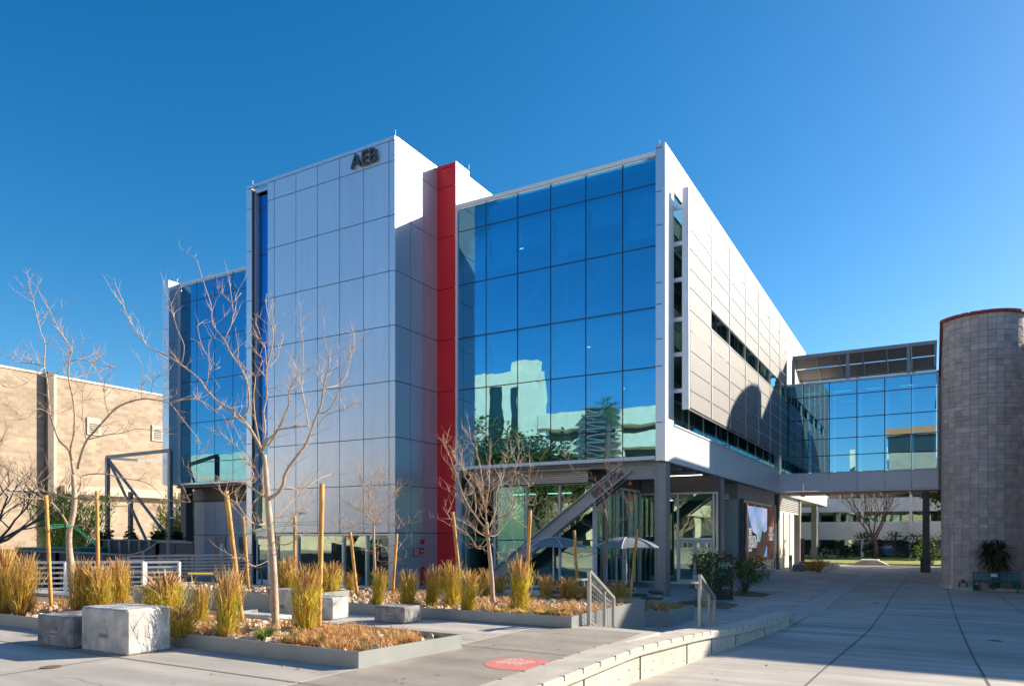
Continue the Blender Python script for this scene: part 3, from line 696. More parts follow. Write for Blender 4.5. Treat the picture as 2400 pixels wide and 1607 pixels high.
for s_, sz, fz in (('383', .62, .45), ('SHEETS IN THE', .34, .365), ('CONSTRUCTION', .34, .285), ('DOCUMENT SET', .34, .205), ('(permit)', .27, .145)):
    text(s_, sz, LS, 'screen_lettering', emis('screen_white_'+s_[:3], (.9, .9, .9), .45), (LX+.05, a_+.2, P(0, fz)[2]), (0, 1, 0), (0, 0, 1), .001, sx=1.0)
yc = (b_+y1)/2
for s_, sz, fz in (('UNLV', .62, .5), ('HOWARD R. HUGHES', .2, .44), ('COLLEGE OF', .24, .385), ('ENGINEERING', .24, .33)):
    text(s_, sz, LS, 'screen_lettering', emis('screen_white_'+s_[:3], (.8, .8, .8), .4), (LX+.05, yc, P(0, fz)[2]), (0, 1, 0), (0, 0, 1), .001, 'CENTER', sx=1.0)
# ================================================================== FOOTBRIDGE
BY = 26.75
FB = thing('footbridge', 'enclosed glass footbridge linking the panel building to the curved block tower', 'bridge', (5, BY, 6))
bx0, bx1 = 0.02, 10.13
bm = [onY(BY, 1800+c*.44643).x for c in (185, 322, 467, 613, 752, 887)]; bm = [.15]+bm
bzs = [onY(BY, 2195, 700+c*.44643).z for c in (889, 795, 700, 589, 460, 388)]
for i in range(len(bm)-1):
    for j in range(5): MB().box(bm[i]+.03, BY, bzs[j]+.03, bm[i+1]-.03, BY+.03, bzs[j+1]-.03).build('window', M['gbridge'], FB)
f = MB()
for x in bm[1:-1]: f.box(x-.025, BY+.01, bzs[0], x+.025, BY+.09, bzs[-1])
for z in bzs[1:-1]: f.box(.1, BY+.012, z-.025, bm[-1], BY+.08, z+.025)
f.build('mullion', M['alud'], FB)
f = MB(); pb = [.02]+bm[1:-1]+[bx1]
for a_, b_ in zip(pb[:-1], pb[1:]): f.box(a_+.015, BY-.06, 5.72, b_-.015, BY+.1, bzs[0]-.06)
f.box(.02, BY-.08, 5.60, bx1, BY+.1, 5.70); f.build('cladding', mat('bridge_panel', (.90, .89, .92), .4, var=.02), FB)
f = MB(); f.box(.02, BY-.1, bzs[0]-.06, bx1, BY+.1, bzs[0]); f.box(bm[-1], BY-.1, bzs[0], bx1, BY+.15, bzs[-1]+.12); f.box(.02, BY-.1, bzs[-1], bx1, BY+.2, bzs[-1]+.14); f.build('frame', M['panelw'], FB)
MB().box(.1, BY+.2, bzs[-1]-.1, bx1, BY+3.6, bzs[-1]+.05).build('roof', M['roof'], FB)
MB().box(.1, BY+.1, 6.5, bx1, BY+3.5, 6.95).build('floor', M['interior'], FB)
MB().box(.02, BY+.1, 5.55, bx1, BY+3.6, 5.68).build('soffit', M['soffitred'], FB)
f = MB()
for x in (1.2, 3., 4.8, 6.6, 8.4): f.box(x, BY+.3, 5.45, x+.12, BY+3.4, 5.545)
f.build('soffit_rib', M['alu'], FB)
f = MB()
for i in range(len(bm)-1):
    f.box(bm[i]+.1, BY+3.5, 7, bm[i+1]-.1, BY+3.55, 13.4)
f.build('rear_window', M['gbridge'], FB)
q = onG(2170, 1354); MB().box(q.x-.2, BY+.6, 0, q.x+.22, BY+1.0, 5.5).build('column', M['steeld'], FB)
q = at(44.5, 2170); 
f = MB(); f.box(bx1, BY+.0, 5.6, bx1+.5, BY+.4, 13.5)
for k in range(4): f.box(bx1+.03+k*.12, BY-.04, 5.6, bx1+.09+k*.12, BY, 13.5)
f.build('end_panel', M['steel'], FB)
for k in range(4): MB().box(1.5+2.1*k, BY+1.2, 12.9, 2.6+2.1*k, BY+1.28, 12.95).build('ceiling_light', M['lamp'], FB)
# canopy with slatted panels above the bridge
SC = thing('roof_canopy', 'tilted steel canopy of dark slatted panels standing on the footbridge roof', 'canopy', (5, BY, 13.9))
FA = Vector((.95, BY, 15.42)); FBp = Vector((10.05, BY, 15.42))
RA = Vector((1.6, BY+2.6, 14.95)); 
f = MB(); f.beam(FA, FBp, .12, .24); f.beam(FA+Vector((0, 3.1, -1.15)), FBp+Vector((0, 3.1, -1.15)), .12, .2)
for k in range(7):
    x = FA.x+.06+(FBp.x-FA.x-.12)*k/6; f.beam((x, BY, 15.4), (x, BY+3.1, 14.27), .1, .2)
f.build('frame', M['steel'], SC)
f = MB()
for k in range(6):
    x0 = FA.x+.12+(FBp.x-FA.x-.12)*k/6; x1 = x0+(FBp.x-FA.x)/6-.14
    for h in range(2):
        ya, yb = BY+.15+1.5*h, BY+1.5+1.5*h
        za, zb_ = 15.42-(ya-BY)*.371, 15.42-(yb-BY)*.371
        q = [(x0, ya, za), (x1, ya, za), (x1, yb, zb_), (x0, yb, zb_)]; t4 = [(a[0], a[1], a[2]+.05) for a in q]
        f.face(q); f.face(t4[::-1])
        for e in range(4): f.face([q[e], t4[e], t4[(e+1) % 4], q[(e+1) % 4]])
f.build('slat_panel', mat('canopy_slats', (.22, .20, .18), .6), SC)
for u in (1812, 1880, 1987, 2129, 2010, 2142):
    back = u in (2010, 2142, 1880); x = onY(BY+(3.1 if back else 0), u).x
    if u == 1812: x = 1.0
    MB().box(x-.1, BY+(3.0 if back else -.02), bzs[-1]+.1, x+.1, BY+(3.2 if back else .16), 15.3 if not back else 14.2).build('post', M['steel'], SC)
# ================================================================== CURVED BLOCK TOWER
CT = thing('block_building', 'curved tan split face block stair tower with a thin red coping', 'building', (13, 15, 0))
cc = at(36.2, 2299); RC = 1.86; na = 16
lt = at(36.2, 2212); path = [(10.3+(lt.x-10.3)*k/34, 26.7+(lt.y-26.7)*k/34) for k in range(34)]
for k in range(na+1):
    th = _a+math.pi+math.pi*.97*k/na; path.append((cc.x+RC*math.cos(th), cc.y+RC*math.sin(th)))
ZT = 13.12; f = MB(); rr = random.Random(3); rh = .405/2*1.0
rows = []; z_ = 0
while z_ < ZT-.1:
    h_ = .3 if rr.random() < .75 else .2
    rows.append((z_, min(ZT, z_+h_))); z_ += h_
def COURSES(q):
    o = []
    for a, b in rows:
        if b-a > .25 and q.random() < .2: o += [(a, (a+b)/2), ((a+b)/2, b)]
        else: o.append((a, b))
    return o
for k in range(len(path)-1):
    a = Vector((path[k][0], path[k][1], 0)); b = Vector((path[k+1][0], path[k+1][1], 0)); d = (b-a); L0 = d.length; d.normalize(); n_ = Vector((d.y, -d.x, 0))*1
    if n_.dot(Vector((a.x-11.9, a.y-max(a.y-.01, 14.0) if k < 34 else a.y-cc.y, 0)) if k < 34 else Vector((a.x-cc.x, a.y-cc.y, 0))) < 0: n_ = -n_
    for (zb, ztp) in COURSES(rr):
        off = rr.uniform(.0, .03); g0 = .006
        sh = rr.uniform(.82, 1.12); c = (sh, sh*rr.uniform(.97, 1.02), sh*rr.uniform(.96, 1.03)); 
        p0 = a+d*g0+n_*off; p1 = b-d*g0+n_*(off+rr.uniform(-.008, .008)); m_ = (p0+p1)/2+n_*rr.uniform(0, .015)
        f.cc = c
        q = [(p0.x, p0.y, zb+g0), (p1.x, p1.y, zb+g0), (p1.x, p1.y, ztp-g0), (p0.x, p0.y, ztp-g0)]; ctr = (m_.x, m_.y, (zb+ztp)/2+rr.uniform(-.04, .04))
        for e in range(4): f.face([q[e], q[(e+1) % 4], ctr])
        bk = [(v[0]-n_.x*.06, v[1]-n_.y*.06, v[2]) for v in q]
        for e in range(4): f.face([q[e], bk[e], bk[(e+1) % 4], q[(e+1) % 4]])
f.cc = None
f.build('block_wall', M['cmu'], CT)
e0 = path[-1]
f = MB(); f.prism([(p[0]+(.05 if i < 34 else .0), p[1]+.0) if i < 34 else (cc.x+(p[0]-cc.x)*.97, cc.y+(p[1]-cc.y)*.97) for i, p in enumerate(path)]+[(e0[0]+.0, 26.7)], 0, ZT-.02)
f.build('wall', mat('mortar', (.30, .25, .23), .95), CT)
f = MB()
for k in range(len(path)-1): f.beam((path[k][0], path[k][1], ZT+.06), (path[k+1][0], path[k+1][1], ZT+.06), .34, .12)
f.build('coping', M['coping'], CT)
f = MB(); f.box(e0[0]-.1, 15.2, 0, 22, 26, ZT-.1); f.build('wall', M['cmuf'], CT)
f = MB(); f.box(e0[0]-.1, 15.1, ZT-.1, 22, 15.4, ZT+.05); f.build('coping', M['coping'], CT)
f = MB(); 
for zc in (8.9, 5.0, .55): f.box(13.36, 14.8, zc, 16.6, 15.2, zc+.28)
f.box(13.44, 14.9, .7, 13.53, 15.2, 9.0); f.box(13.62, 14.95, .7, 13.66, 15.2, 9.0)
f.build('window_frame', mat('pale_blue_frame', (.36, .43, .5), .5), CT)
MB().box(13.7, 15.1, .8, 16.6, 15.18, 8.9).build('window', M['steel'], CT)
# unseen masses out of frame on the right, placed for the shadows they cast
RB = thing('block_building', 'unseen tan block mass right of the teal bench, placed to shade the walkway', 'building', (20, 10, 0))
MB().box(15.6, 2.6, 0, 40, 12.9, 13).build('wall', M['cmuf'], RB)  # unseen block, its front edge set by the walkway shadow
RT_ = thing('round_shadow_caster', 'unseen round block mass placed to cast the rounded shadow on the sun screen', 'tower', (18, 32, 0))
f = MB(); f.tube([(18.6, 32.7, 0), (18.6, 32.7, 22.4)], 3.0, 48); f.build('wall', M['cmuf'], RT_)  # unseen cylinder added for the bump-shaped shadow on the side facade
HB = thing('tall_shadow_caster', 'unseen tall block mass placed to cast the slanting shadow on the sun screen', 'building', (24, 50, 0))
MB().box(19.0, 44.5, 0, 34, 47.5, 27.4).build('wall', M['cmuf'], HB)  # unseen thin block added for the slanting shadow edge on the side facade
# conduits, kerb and bits at the tower foot
f = MB(); q = at(34.75, 2232, 1368); f.tube([(q.x, q.y, .0), (q.x, q.y, 2.6)], .035, 6); f.tube([(q.x, q.y, 0), (q.x, q.y, .18)], .12, 8); tag(f.build('wall_pipe', M['pipe']), 'thin white conduit rising on the curved block wall', 'pipe')
f = MB(); k1 = [(10.02, 15.5), (10.05, 13.2), (10.5, 11.2), (11.0, 10.25), (16, 10.7)]
f.prism([(10.02, 16), (10.04, 13.2), (10.22, 11.6), (10.9, 10.3), (17, 10.55), (17, 10.75), (11.0, 10.52), (10.45, 11.7), (10.25, 13.3), (10.22, 16)], 0, .14); tag(f.build('kerb', M['concrete2']), 'low concrete kerb round the bed at the foot of the curved wall', 'kerb', kind=None)
struct('planting_bed', MB().prism([(10.25, 16), (10.27, 13.3), (10.47, 11.7), (11.02, 10.54), (17, 10.78), (17, 15.1), (13.4, 15.1)], 0, .06), M['soil'])
# ================================================================== BRICK GYMNASIUM AT LEFT
GB = thing('block_gymnasium', 'windowless pale tan block building standing behind the far left trees', 'building', (-41, 0, 0))
GX = -50.
GT = onX(GX, 200, 891.5).z
MB().box(GX-20, -4, -.2, GX, 60, GT-.15).build('wall', M['tan'], GB)
MB().box(GX-20, -4, GT-.15, GX+.08, 60, GT).build('coping', M['cream'], GB)
def gy(u): return onX(GX, u).y
MB().box(GX, gy(104), 0, GX+.5, gy(118), GT+.1).build('pilaster', mat('dark_pilaster', (.16, .13, .11), .8), GB)
MB().box(GX+.02, gy(119), 0, GX+.35, gy(127), GT-.0).build('pilaster', M['tanledge'], GB)
LG0 = onX(GX, 142, 1157).z; MB().box(GX, gy(142), LG0, GX+.6, gy(437), onX(GX, 142, 1137).z).build('ledge', M['tanledge'], GB)
MB().box(GX-.0, gy(20), LG0+.1, GX+.12, gy(104), LG0+.25).build('pipe', M['alu'], GB)
for u0, u1, va in ((203, 235, 977), (355, 382, 995)):
    p = onX(GX, u0, va); h = 1.4; y_0, y_1 = gy(u0), gy(u1)
    v = MB(); v.box(GX, y_0, p.z-h, GX+.12, y_1, p.z).build('wall_vent', M['cream'], GB) if False else None
    o = MB().box(GX, y_0, p.z-h, GX+.1, y_1, p.z).build('wall_vent', M['tanledge'], GB)
    f = MB()
    for k in range(5): f.box(GX+.1, y_0+.2, p.z-h+.2+k*.16, GX+.13, y_1-.2, p.z-h+.28+k*.16)
    f.build('slats', M['steeld'], o)
# steel portal frame between gymnasium and wing
PF = thing('steel_frame', 'freestanding grey steel frame with twin diagonal braces left of the glass wing', 'frame', tuple(at(46, 320)[:2])+(0,))
TF = 46.
def ft(u, v, t=TF): return at(t, u, v)
for u, vt in ((252, 1072), (399, 1056)):
    a = ft(u, vt, TF if u < 300 else 44.8); MB().box(a.x-.11, a.y-.11, 0, a.x+.11, a.y+.11, a.z).build('post', M['steel'], PF)
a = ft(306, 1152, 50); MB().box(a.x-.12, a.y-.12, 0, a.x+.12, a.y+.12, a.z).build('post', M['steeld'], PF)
MB().beam(ft(250, 1071), ft(399, 1055, 44.8), .16, .2).build('beam', M['steel'], PF)
MB().beam(ft(250, 1073), ft(397, 1083, 56), .16, .16).build('beam', M['rail'], PF)
for e in ((352, 1285), (398, 1264)): MB().tube([ft(254, 1076), ft(e[0], e[1], TF if e[0] < 380 else 45)], .09, 6).build('diagonal_brace', M['steel'], PF)
for (u, v) in ((415, 1193), (409, 1213)): MB().box(ft(u, v, 44.5).x-.3, ft(u, v, 44.5).y-.1, ft(u, v, 44.5).z-.05, ft(u, v, 44.5).x+.25, ft(u, v, 44.5).y+.1, ft(u, v, 44.5).z+.06).build('lamp', M['alu'], PF)
# dark screen fences of corrugated steel
def metal_fence(label, pts, th, posts, mdl):
    """pts: (u, vtop, t)"""
    T = thing('metal_fence', label, 'fence', tuple(at(pts[0][2], pts[0][0])[:2])+(0,), 'dark corrugated fences along the lower yard')
    f = MB(); P_ = [at(t, u, v) for u, v, t in pts]
    for a, b in zip(P_[:-1], P_[1:]):
        n = max(1, int((b-a).length/.25))
        for k in range(n):
            p = a.lerp(b, k/n); q_ = a.lerp(b, (k+1)/n); dz = .04 if k % 2 else 0
            d = (q_-p).normalized(); s = Vector((d.y, -d.x, 0))*dz
            f.face([(p.x+s.x, p.y+s.y, 0), (q_.x+s.x, q_.y+s.y, 0), (q_.x+s.x, q_.y+s.y, q_.z), (p.x+s.x, p.y+s.y, p.z)])
            f.face([(p.x+s.x, p.y+s.y-.05, p.z), (p.x+s.x, p.y+s.y-.05, 0), (q_.x+s.x, q_.y+s.y-.05, 0), (q_.x+s.x, q_.y+s.y-.05, q_.z)])
    f.build('sheeting', mdl, T)
    f = MB()
    for a, b in zip(P_[:-1], P_[1:]): f.beam(a+Vector((0, -.08, .02)), b+Vector((0, -.08, .02)), .12, .07)
    f.build('top_rail', M['steel'], T)
    for u in posts:
        for (a, b) in zip(pts[:-1], pts[1:]):
            if a[0] <= u <= b[0]:
                k = (u-a[0])/(b[0]-a[0]); p = at(a[2]+(b[2]-a[2])*k, u, a[1]+(b[1]-a[1])*k); f = MB(); f.box(p.x-.05, p.y-.16, 0, p.x+.05, p.y-.06, p.z); f.build('post', M['steel'], T)
metal_fence('dark corrugated steel fence curving up behind the pale rail, tan stiffeners on its front', [(-60, 1285, 31), (0, 1289, 31), (60, 1291, 31), (140, 1294, 31), (200, 1295.5, 31), (260, 1299, 31), (310, 1301, 31), (345, 1291, 31), (362, 1281, 31), (374, 1272, 31), (380, 1270, 31), (430, 1271, 31), (456, 1271, 31)], 0, (20, 42, 65, 90, 140, 190, 243, 295, 342, 374, 400), M['steeld'])
metal_fence('taller dark fence panel with a scooped left end behind the curving fence', [(190, 1285, 38), (205, 1281, 38), (218, 1273, 38), (228, 1266, 38), (240, 1265, 38), (300, 1265.5, 38), (375, 1266.5, 38), (440, 1268, 38)], 0, (240, 261, 286, 308, 332, 355), mat('fence_bronze', (.10, .095, .09), .6))
DP = thing('dumpster', 'green metal bin with sloped lid half hidden behind the dark fence', 'bin', tuple(at(36, 110)[:2])+(0,))
a, b = at(36, 38, 1281), at(36, 186, 1282)
f = MB(); f.prism([(a.x, a.y), (b.x, b.y), (b.x-.5, b.y+1.5), (a.x-.5, a.y+1.5)], .1, a.z-.1); f.build('body', M['greenp'], DP)
f = MB(); f.prism([(a.x-.05, a.y-.05), (b.x+.05, b.y-.05), (b.x-.5, b.y+1.6), (a.x-.55, a.y+1.6)], a.z-.1, a.z-.02); f.build('lid', mat('pale_green_lid', (.1, .3, .22), .5), DP)
# pale horizontal guard rails on the upper plaza
def guard(label, u0, u1, t0, t1, vtop0, nr, sp, m, posts, base=None, group='horizontal pipe guard rails'):
    T = thing('guard_rail', label, 'railing', tuple(at(t0, u0)[:2])+((base or 0),), group)
    zt0 = at(t0, u0, vtop0).z
    a = at(t0, u0); b = at(t1, u1); a.z = b.z = zt0
    for k in range(nr): MB().beam(a-Vector((0, 0, sp*k)), b-Vector((0, 0, sp*k)), .035, .045 if k else .06).build('bar', m, T)
    for f_ in posts:
        p = a.lerp(b, f_); MB().box(p.x-.03, p.y-.03, base, p.x+.03, p.y+.03, zt0).build('post', m, T)
guard('pale grey guard rail of thin bars behind the grasses, long left section', -40, 336, 17, 18.0, 1319, 7, .125, M['railw'], (0, .5, 1), 1.05)
guard('pale grey guard rail of thin bars, short section right of the double post', 341, 420, 18.05, 18.4, 1317, 7, .125, M['railw'], (0, 1), 1.05)
guard('shaded grey ramp rail in front of the wing door', 300, 590, 25, 27, 1303, 7, .12, M['steel'], (0, .25, .5, .75, 1), 0)
guard('shaded grey ramp rail behind the first one, nearer the glass wing', 372, 560, 30, 31, 1300, 6, .14, M['steel'], (0, .33, .66, 1), 0)
f = MB(); a = at(24, 440, 1343); b = at(24.5, 500, 1343); f.beam(a, b, .06, .05); tag(f.build('yellow_kerb', M['yellow']), 'yellow painted bar low behind the grasses near the wing', 'kerb') 
HR = thing('handrail', 'dark pipe handrail sloping down at the glass door beside the tower', 'railing', tuple(at(27.5, 590)[:2])+(0,))
f = MB(); f.tube([at(27, 588, 1320), at(27, 594, 1320), at(26, 612, 1346), at(26, 614, 1352), at(26, 614, 1392)], .035, 6); f.build('rail', M['steeld'], HR)
f = MB(); p = at(27, 590, 1320); f.tube([p, (p.x, p.y, 0)], .035, 6); f.build('post', M['steel'], HR)
# ================================================================== SEAT WALL
s4 = .2989
base = [(-700,1500),(-200,1330),(300,1200),(880,1027),(1040,962),(1370,850),(1530,785),(1700,730),(1840,680),(2060,600),(2200,545)]
G = [Vector((5.5,-27,.62)), Vector((5.9,-24,.62))]+[onG(1200+c[0]*s4, 1300+c[1]*s4) for c in base[3:]]
ztp = [1.06, 1.06, 1.055, 1.05, 1.0, .93, .85, .775, .66, .60]
G = G[:2]+G[2:]; n = len(G); ZT_ = [1.06, 1.06]+[1.055, 1.05, .995, .92, .84, .765, .655, .60]
n = min(len(G), len(ZT_)); G = G[:n]; ZT_ = ZT_[:n]
def dense(P, Z, m_=4):
    o = []; oz = []
    for k in range(len(P)-1):
        for h in range(m_):
            t_ = h/m_; p0 = P[max(0, k-1)]; p1 = P[k]; p2 = P[k+1]; p3 = P[min(len(P)-1, k+2)]
            q = .5*((2*p1)+(p2-p0)*t_+(2*p0-5*p1+4*p2-p3)*t_*t_+(3*p1-p0-3*p2+p3)*t_**3); o.append(q); oz.append(Z[k]*(1-t_)+Z[k+1]*t_)
    o.append(P[-1]); oz.append(Z[-1]); return o, oz
GP, GZ = dense(G, ZT_, 5)
IP = [Vector(q) for q in ((5.0,-27,0),(5.3,-24,0),(5.56,-22.6,0),(5.58,-21.28,0),(5.62,-20.0,0),(5.68,-18.9,0),(5.84,-17.4,0),(5.95,-15.2,0),(6.1,-13.2,0),(6.22,-11.6,0),(6.05,-9.4,0))]
def inner_at(p):
    best = None
    for a, b in zip(IP[:-1], IP[1:]):
        if a.y <= p.y <= b.y or (best is None): k = max(0, min(1, (p.y-a.y)/(b.y-a.y))); best = a.lerp(b, k) if (a.y <= p.y) else best
    return best or IP[0]
SW = thing('seat_wall', 'long curved concrete seat wall with notched cap beside the walkway', 'wall', (6, -15, .5))
def sweep(sec, name, m, ends=True):
    f = MB(); rings = []
    for p, zt in zip(GP, GZ):
        ip = Vector((max(p.x-.52, 5.55) if p.y > -20 else 5.55-(max(0, -24-p.y))*.1, p.y, 0))
        ip.x = p.x-.47
        d = Vector((1, 0, 0)); wv = p.x-ip.x
        rings.append([f.vert((ip.x+wv*a+c, p.y, zt+z if not fl else zg(p.x, p.y)-.05)) for a, c, z, fl in sec])
    ns = len(sec)
    for k in range(len(rings)-1):
        for j in range(ns): f.f.append([rings[k][j], rings[k+1][j], rings[k+1][(j+1) % ns], rings[k][(j+1) % ns]])
    f.f.append(rings[0]); f.f.append(rings[-1][::-1]); return f.build(name, m, SW)
sweep([(0, .03, 0, 1), (1, 0, 0, 1), (1, 0, -.13, 0), (0, .03, -.13, 0)], 'wall_face', M['concrete2'])
sweep([(0, -.0, -.128, 0), (1, .045, -.128, 0), (1, .06, -.115, 0), (1, .06, -.012, 0), (1, .045, 0, 0), (0, -.0, 0, 0)], 'cap', mat('cap_concrete', (.50, .46, .39), .75, var=.14, vscale=3, bump=.3, bscale=40, detail=8))
f = MB(); f2 = MB(); f3 = MB(); acc = 0; last = GP[0]; nx = .3
for k in range(1, len(GP)):
    a, b = GP[k-1], GP[k]; seg = (b-a).length
    while acc+seg > nx:
        t_ = (nx-acc)/seg; p = a.lerp(b, t_); zt = GZ[k-1]*(1-t_)+GZ[k]*t_; dxy = (b-a).normalized(); ang = dxy
        e = .016
        f.box(p.x+.0, p.y-e/2, zt-.003, p.x+.064, p.y+e/2, zt+.003); f.box(p.x+.05, p.y-e/2, zt-.055, p.x+.064, p.y+e/2, zt+.003)
        f.box(p.x-.475, p.y-e/2, zt-.003, p.x-.43, p.y+e/2, zt+.004)
        nx += .5
    acc += seg
f.build('skate_notch', M['joint'], SW)
for k in range(2, len(GP), 6):
    p = GP[k]; f3.box(p.x-.0, p.y-.006, zg(p.x, p.y), p.x+.012, p.y+.006, GZ[k]-.13)
f3.build('face_joint', M['joint'], SW)
rr = random.Random(8); f2 = MB()
for k in range(len(GP)-1):
    for h in range(1):
        t_ = rr.random(); p = GP[k].lerp(GP[k+1], t_); z = rr.uniform(zg(p.x, p.y)+.05, GZ[k]-.2); r0 = rr.uniform(.003, .009)
        f2.tube([(p.x-.01, p.y, z), (p.x+.012, p.y, z)], r0, 6)
f2.build('form_holes', M['joint'], SW)
# ================================================================== PLANTERS
def planter(label, poly, z0, z1, fill, th=.02):
    T = thing('planter', label, 'planter', (poly[0][0], poly[0][1], z0), 'raised steel planters on the plaza')
    f = MB(); n = len(poly); cx_ = sum(p[0] for p in poly)/n; cy_ = sum(p[1] for p in poly)/n
    for k in range(n):
        a = Vector((poly[k][0], poly[k][1], 0)); b = Vector((poly[(k+1) % n][0], poly[(k+1) % n][1], 0)); d = (b-a).normalized(); s = Vector((-d.y, d.x, 0))*th
        f.prism([a, b, b+s, a+s], z0, z1)
    f.build('edging', M['planter'], T)
    e_ = .022; ip = []
    s_ = MB().prism([(cx_+(p[0]-cx_)*(1-e_/max(.3, abs(p[0]-cx_))), cy_+(p[1]-cy_)*(1-e_/max(.3, abs(p[1]-cy_)))) for p in poly], z0, fill); s_.build('soil', M['soil'], T)
    return T
planter('long grey steel planter in the foreground with dry tufts and the tallest bare tree', [(-12, -22.9), (3.74, -22.98), (3.95, -21.15), (-1.1, -21.0), (-1.1, -20.2), (-12, -20.2)], UP, UP+.195, UP+.13)
planter('middle grey steel planter ending at the left stair rail', [(-3.4, -18.5), (4.33, -18.45), (4.345, -14.9), (-3.4, -14.9)], -.05, UP+.19, UP+.12)
planter('lower grey steel planter beyond the stairs, in shade', [(.2, -9.85), (3.22, -9.7), (3.32, -7.5), (.2, -7.5)], -.02, .46, .38)
planter('raised grey planter with pale rocks behind the concrete seat blocks at left', [(-6.6, -19.1), (-1.3, -19.25), (-1.3, -17.6), (-6.6, -17.4)], UP, UP+.36, UP+.28)
planter('low pale edged planter with sunlit golden grasses at the far building corner', [(1.7, 27.6), (3.1, 24.5), (3.4, 34.5), (.9, 34.5)], 0, .32, .25)
# rocks : uncountable gravel
def rocks(name, rects, zf, n, seed, r0=.03, r1=.09):
    rr = random.Random(seed); f = MB()
    for k in range(n):
        x0, y0, x1, y1 = rects[k % len(rects)]; x = rr.uniform(x0, x1); y = rr.uniform(y0, y1); r = rr.uniform(r0, r1); a = rr.uniform(0, 6.28)
        pts = []
        for i in range(5):
            q = a+i*1.257+rr.uniform(-.3, .3); pts.append((x+math.cos(q)*r*rr.uniform(.7, 1.2), y+math.sin(q)*r*rr.uniform(.6, 1.1)))
        h = r*rr.uniform(.5, 1.); top = [f.vert((x+(p[0]-x)*.55, y+(p[1]-y)*.55, zf+h*rr.uniform(.8, 1.1))) for p in pts]; bot = [f.vert((p[0], p[1], zf+h*.25)) for p in pts]; b2 = [f.vert((p[0], p[1], zf-.03)) for p in pts]
        f.f.append(top)
        for i in range(5): f.f.append([bot[i], bot[(i+1) % 5], top[(i+1) % 5], top[i]]); f.f.append([b2[i], b2[(i+1) % 5], bot[(i+1) % 5], bot[i]])
    tag(f.build(name, M['rock']), kind='stuff')
rocks('gravel', [(-10, -22.8, 3.6, -21.15), (-1.5, -22.8, 2.2, -21.3)], UP+.14, 1500, 1)
rocks('gravel', [(-3.2, -18.4, 4.2, -15.2)], UP+.13, 900, 2)
rocks('gravel', [(-6.4, -19.0, -1.5, -17.7)], UP+.30, 400, 3)
rocks('gravel', [(.3, -9.7, 3.2, -7.6)], .4, 260, 4)
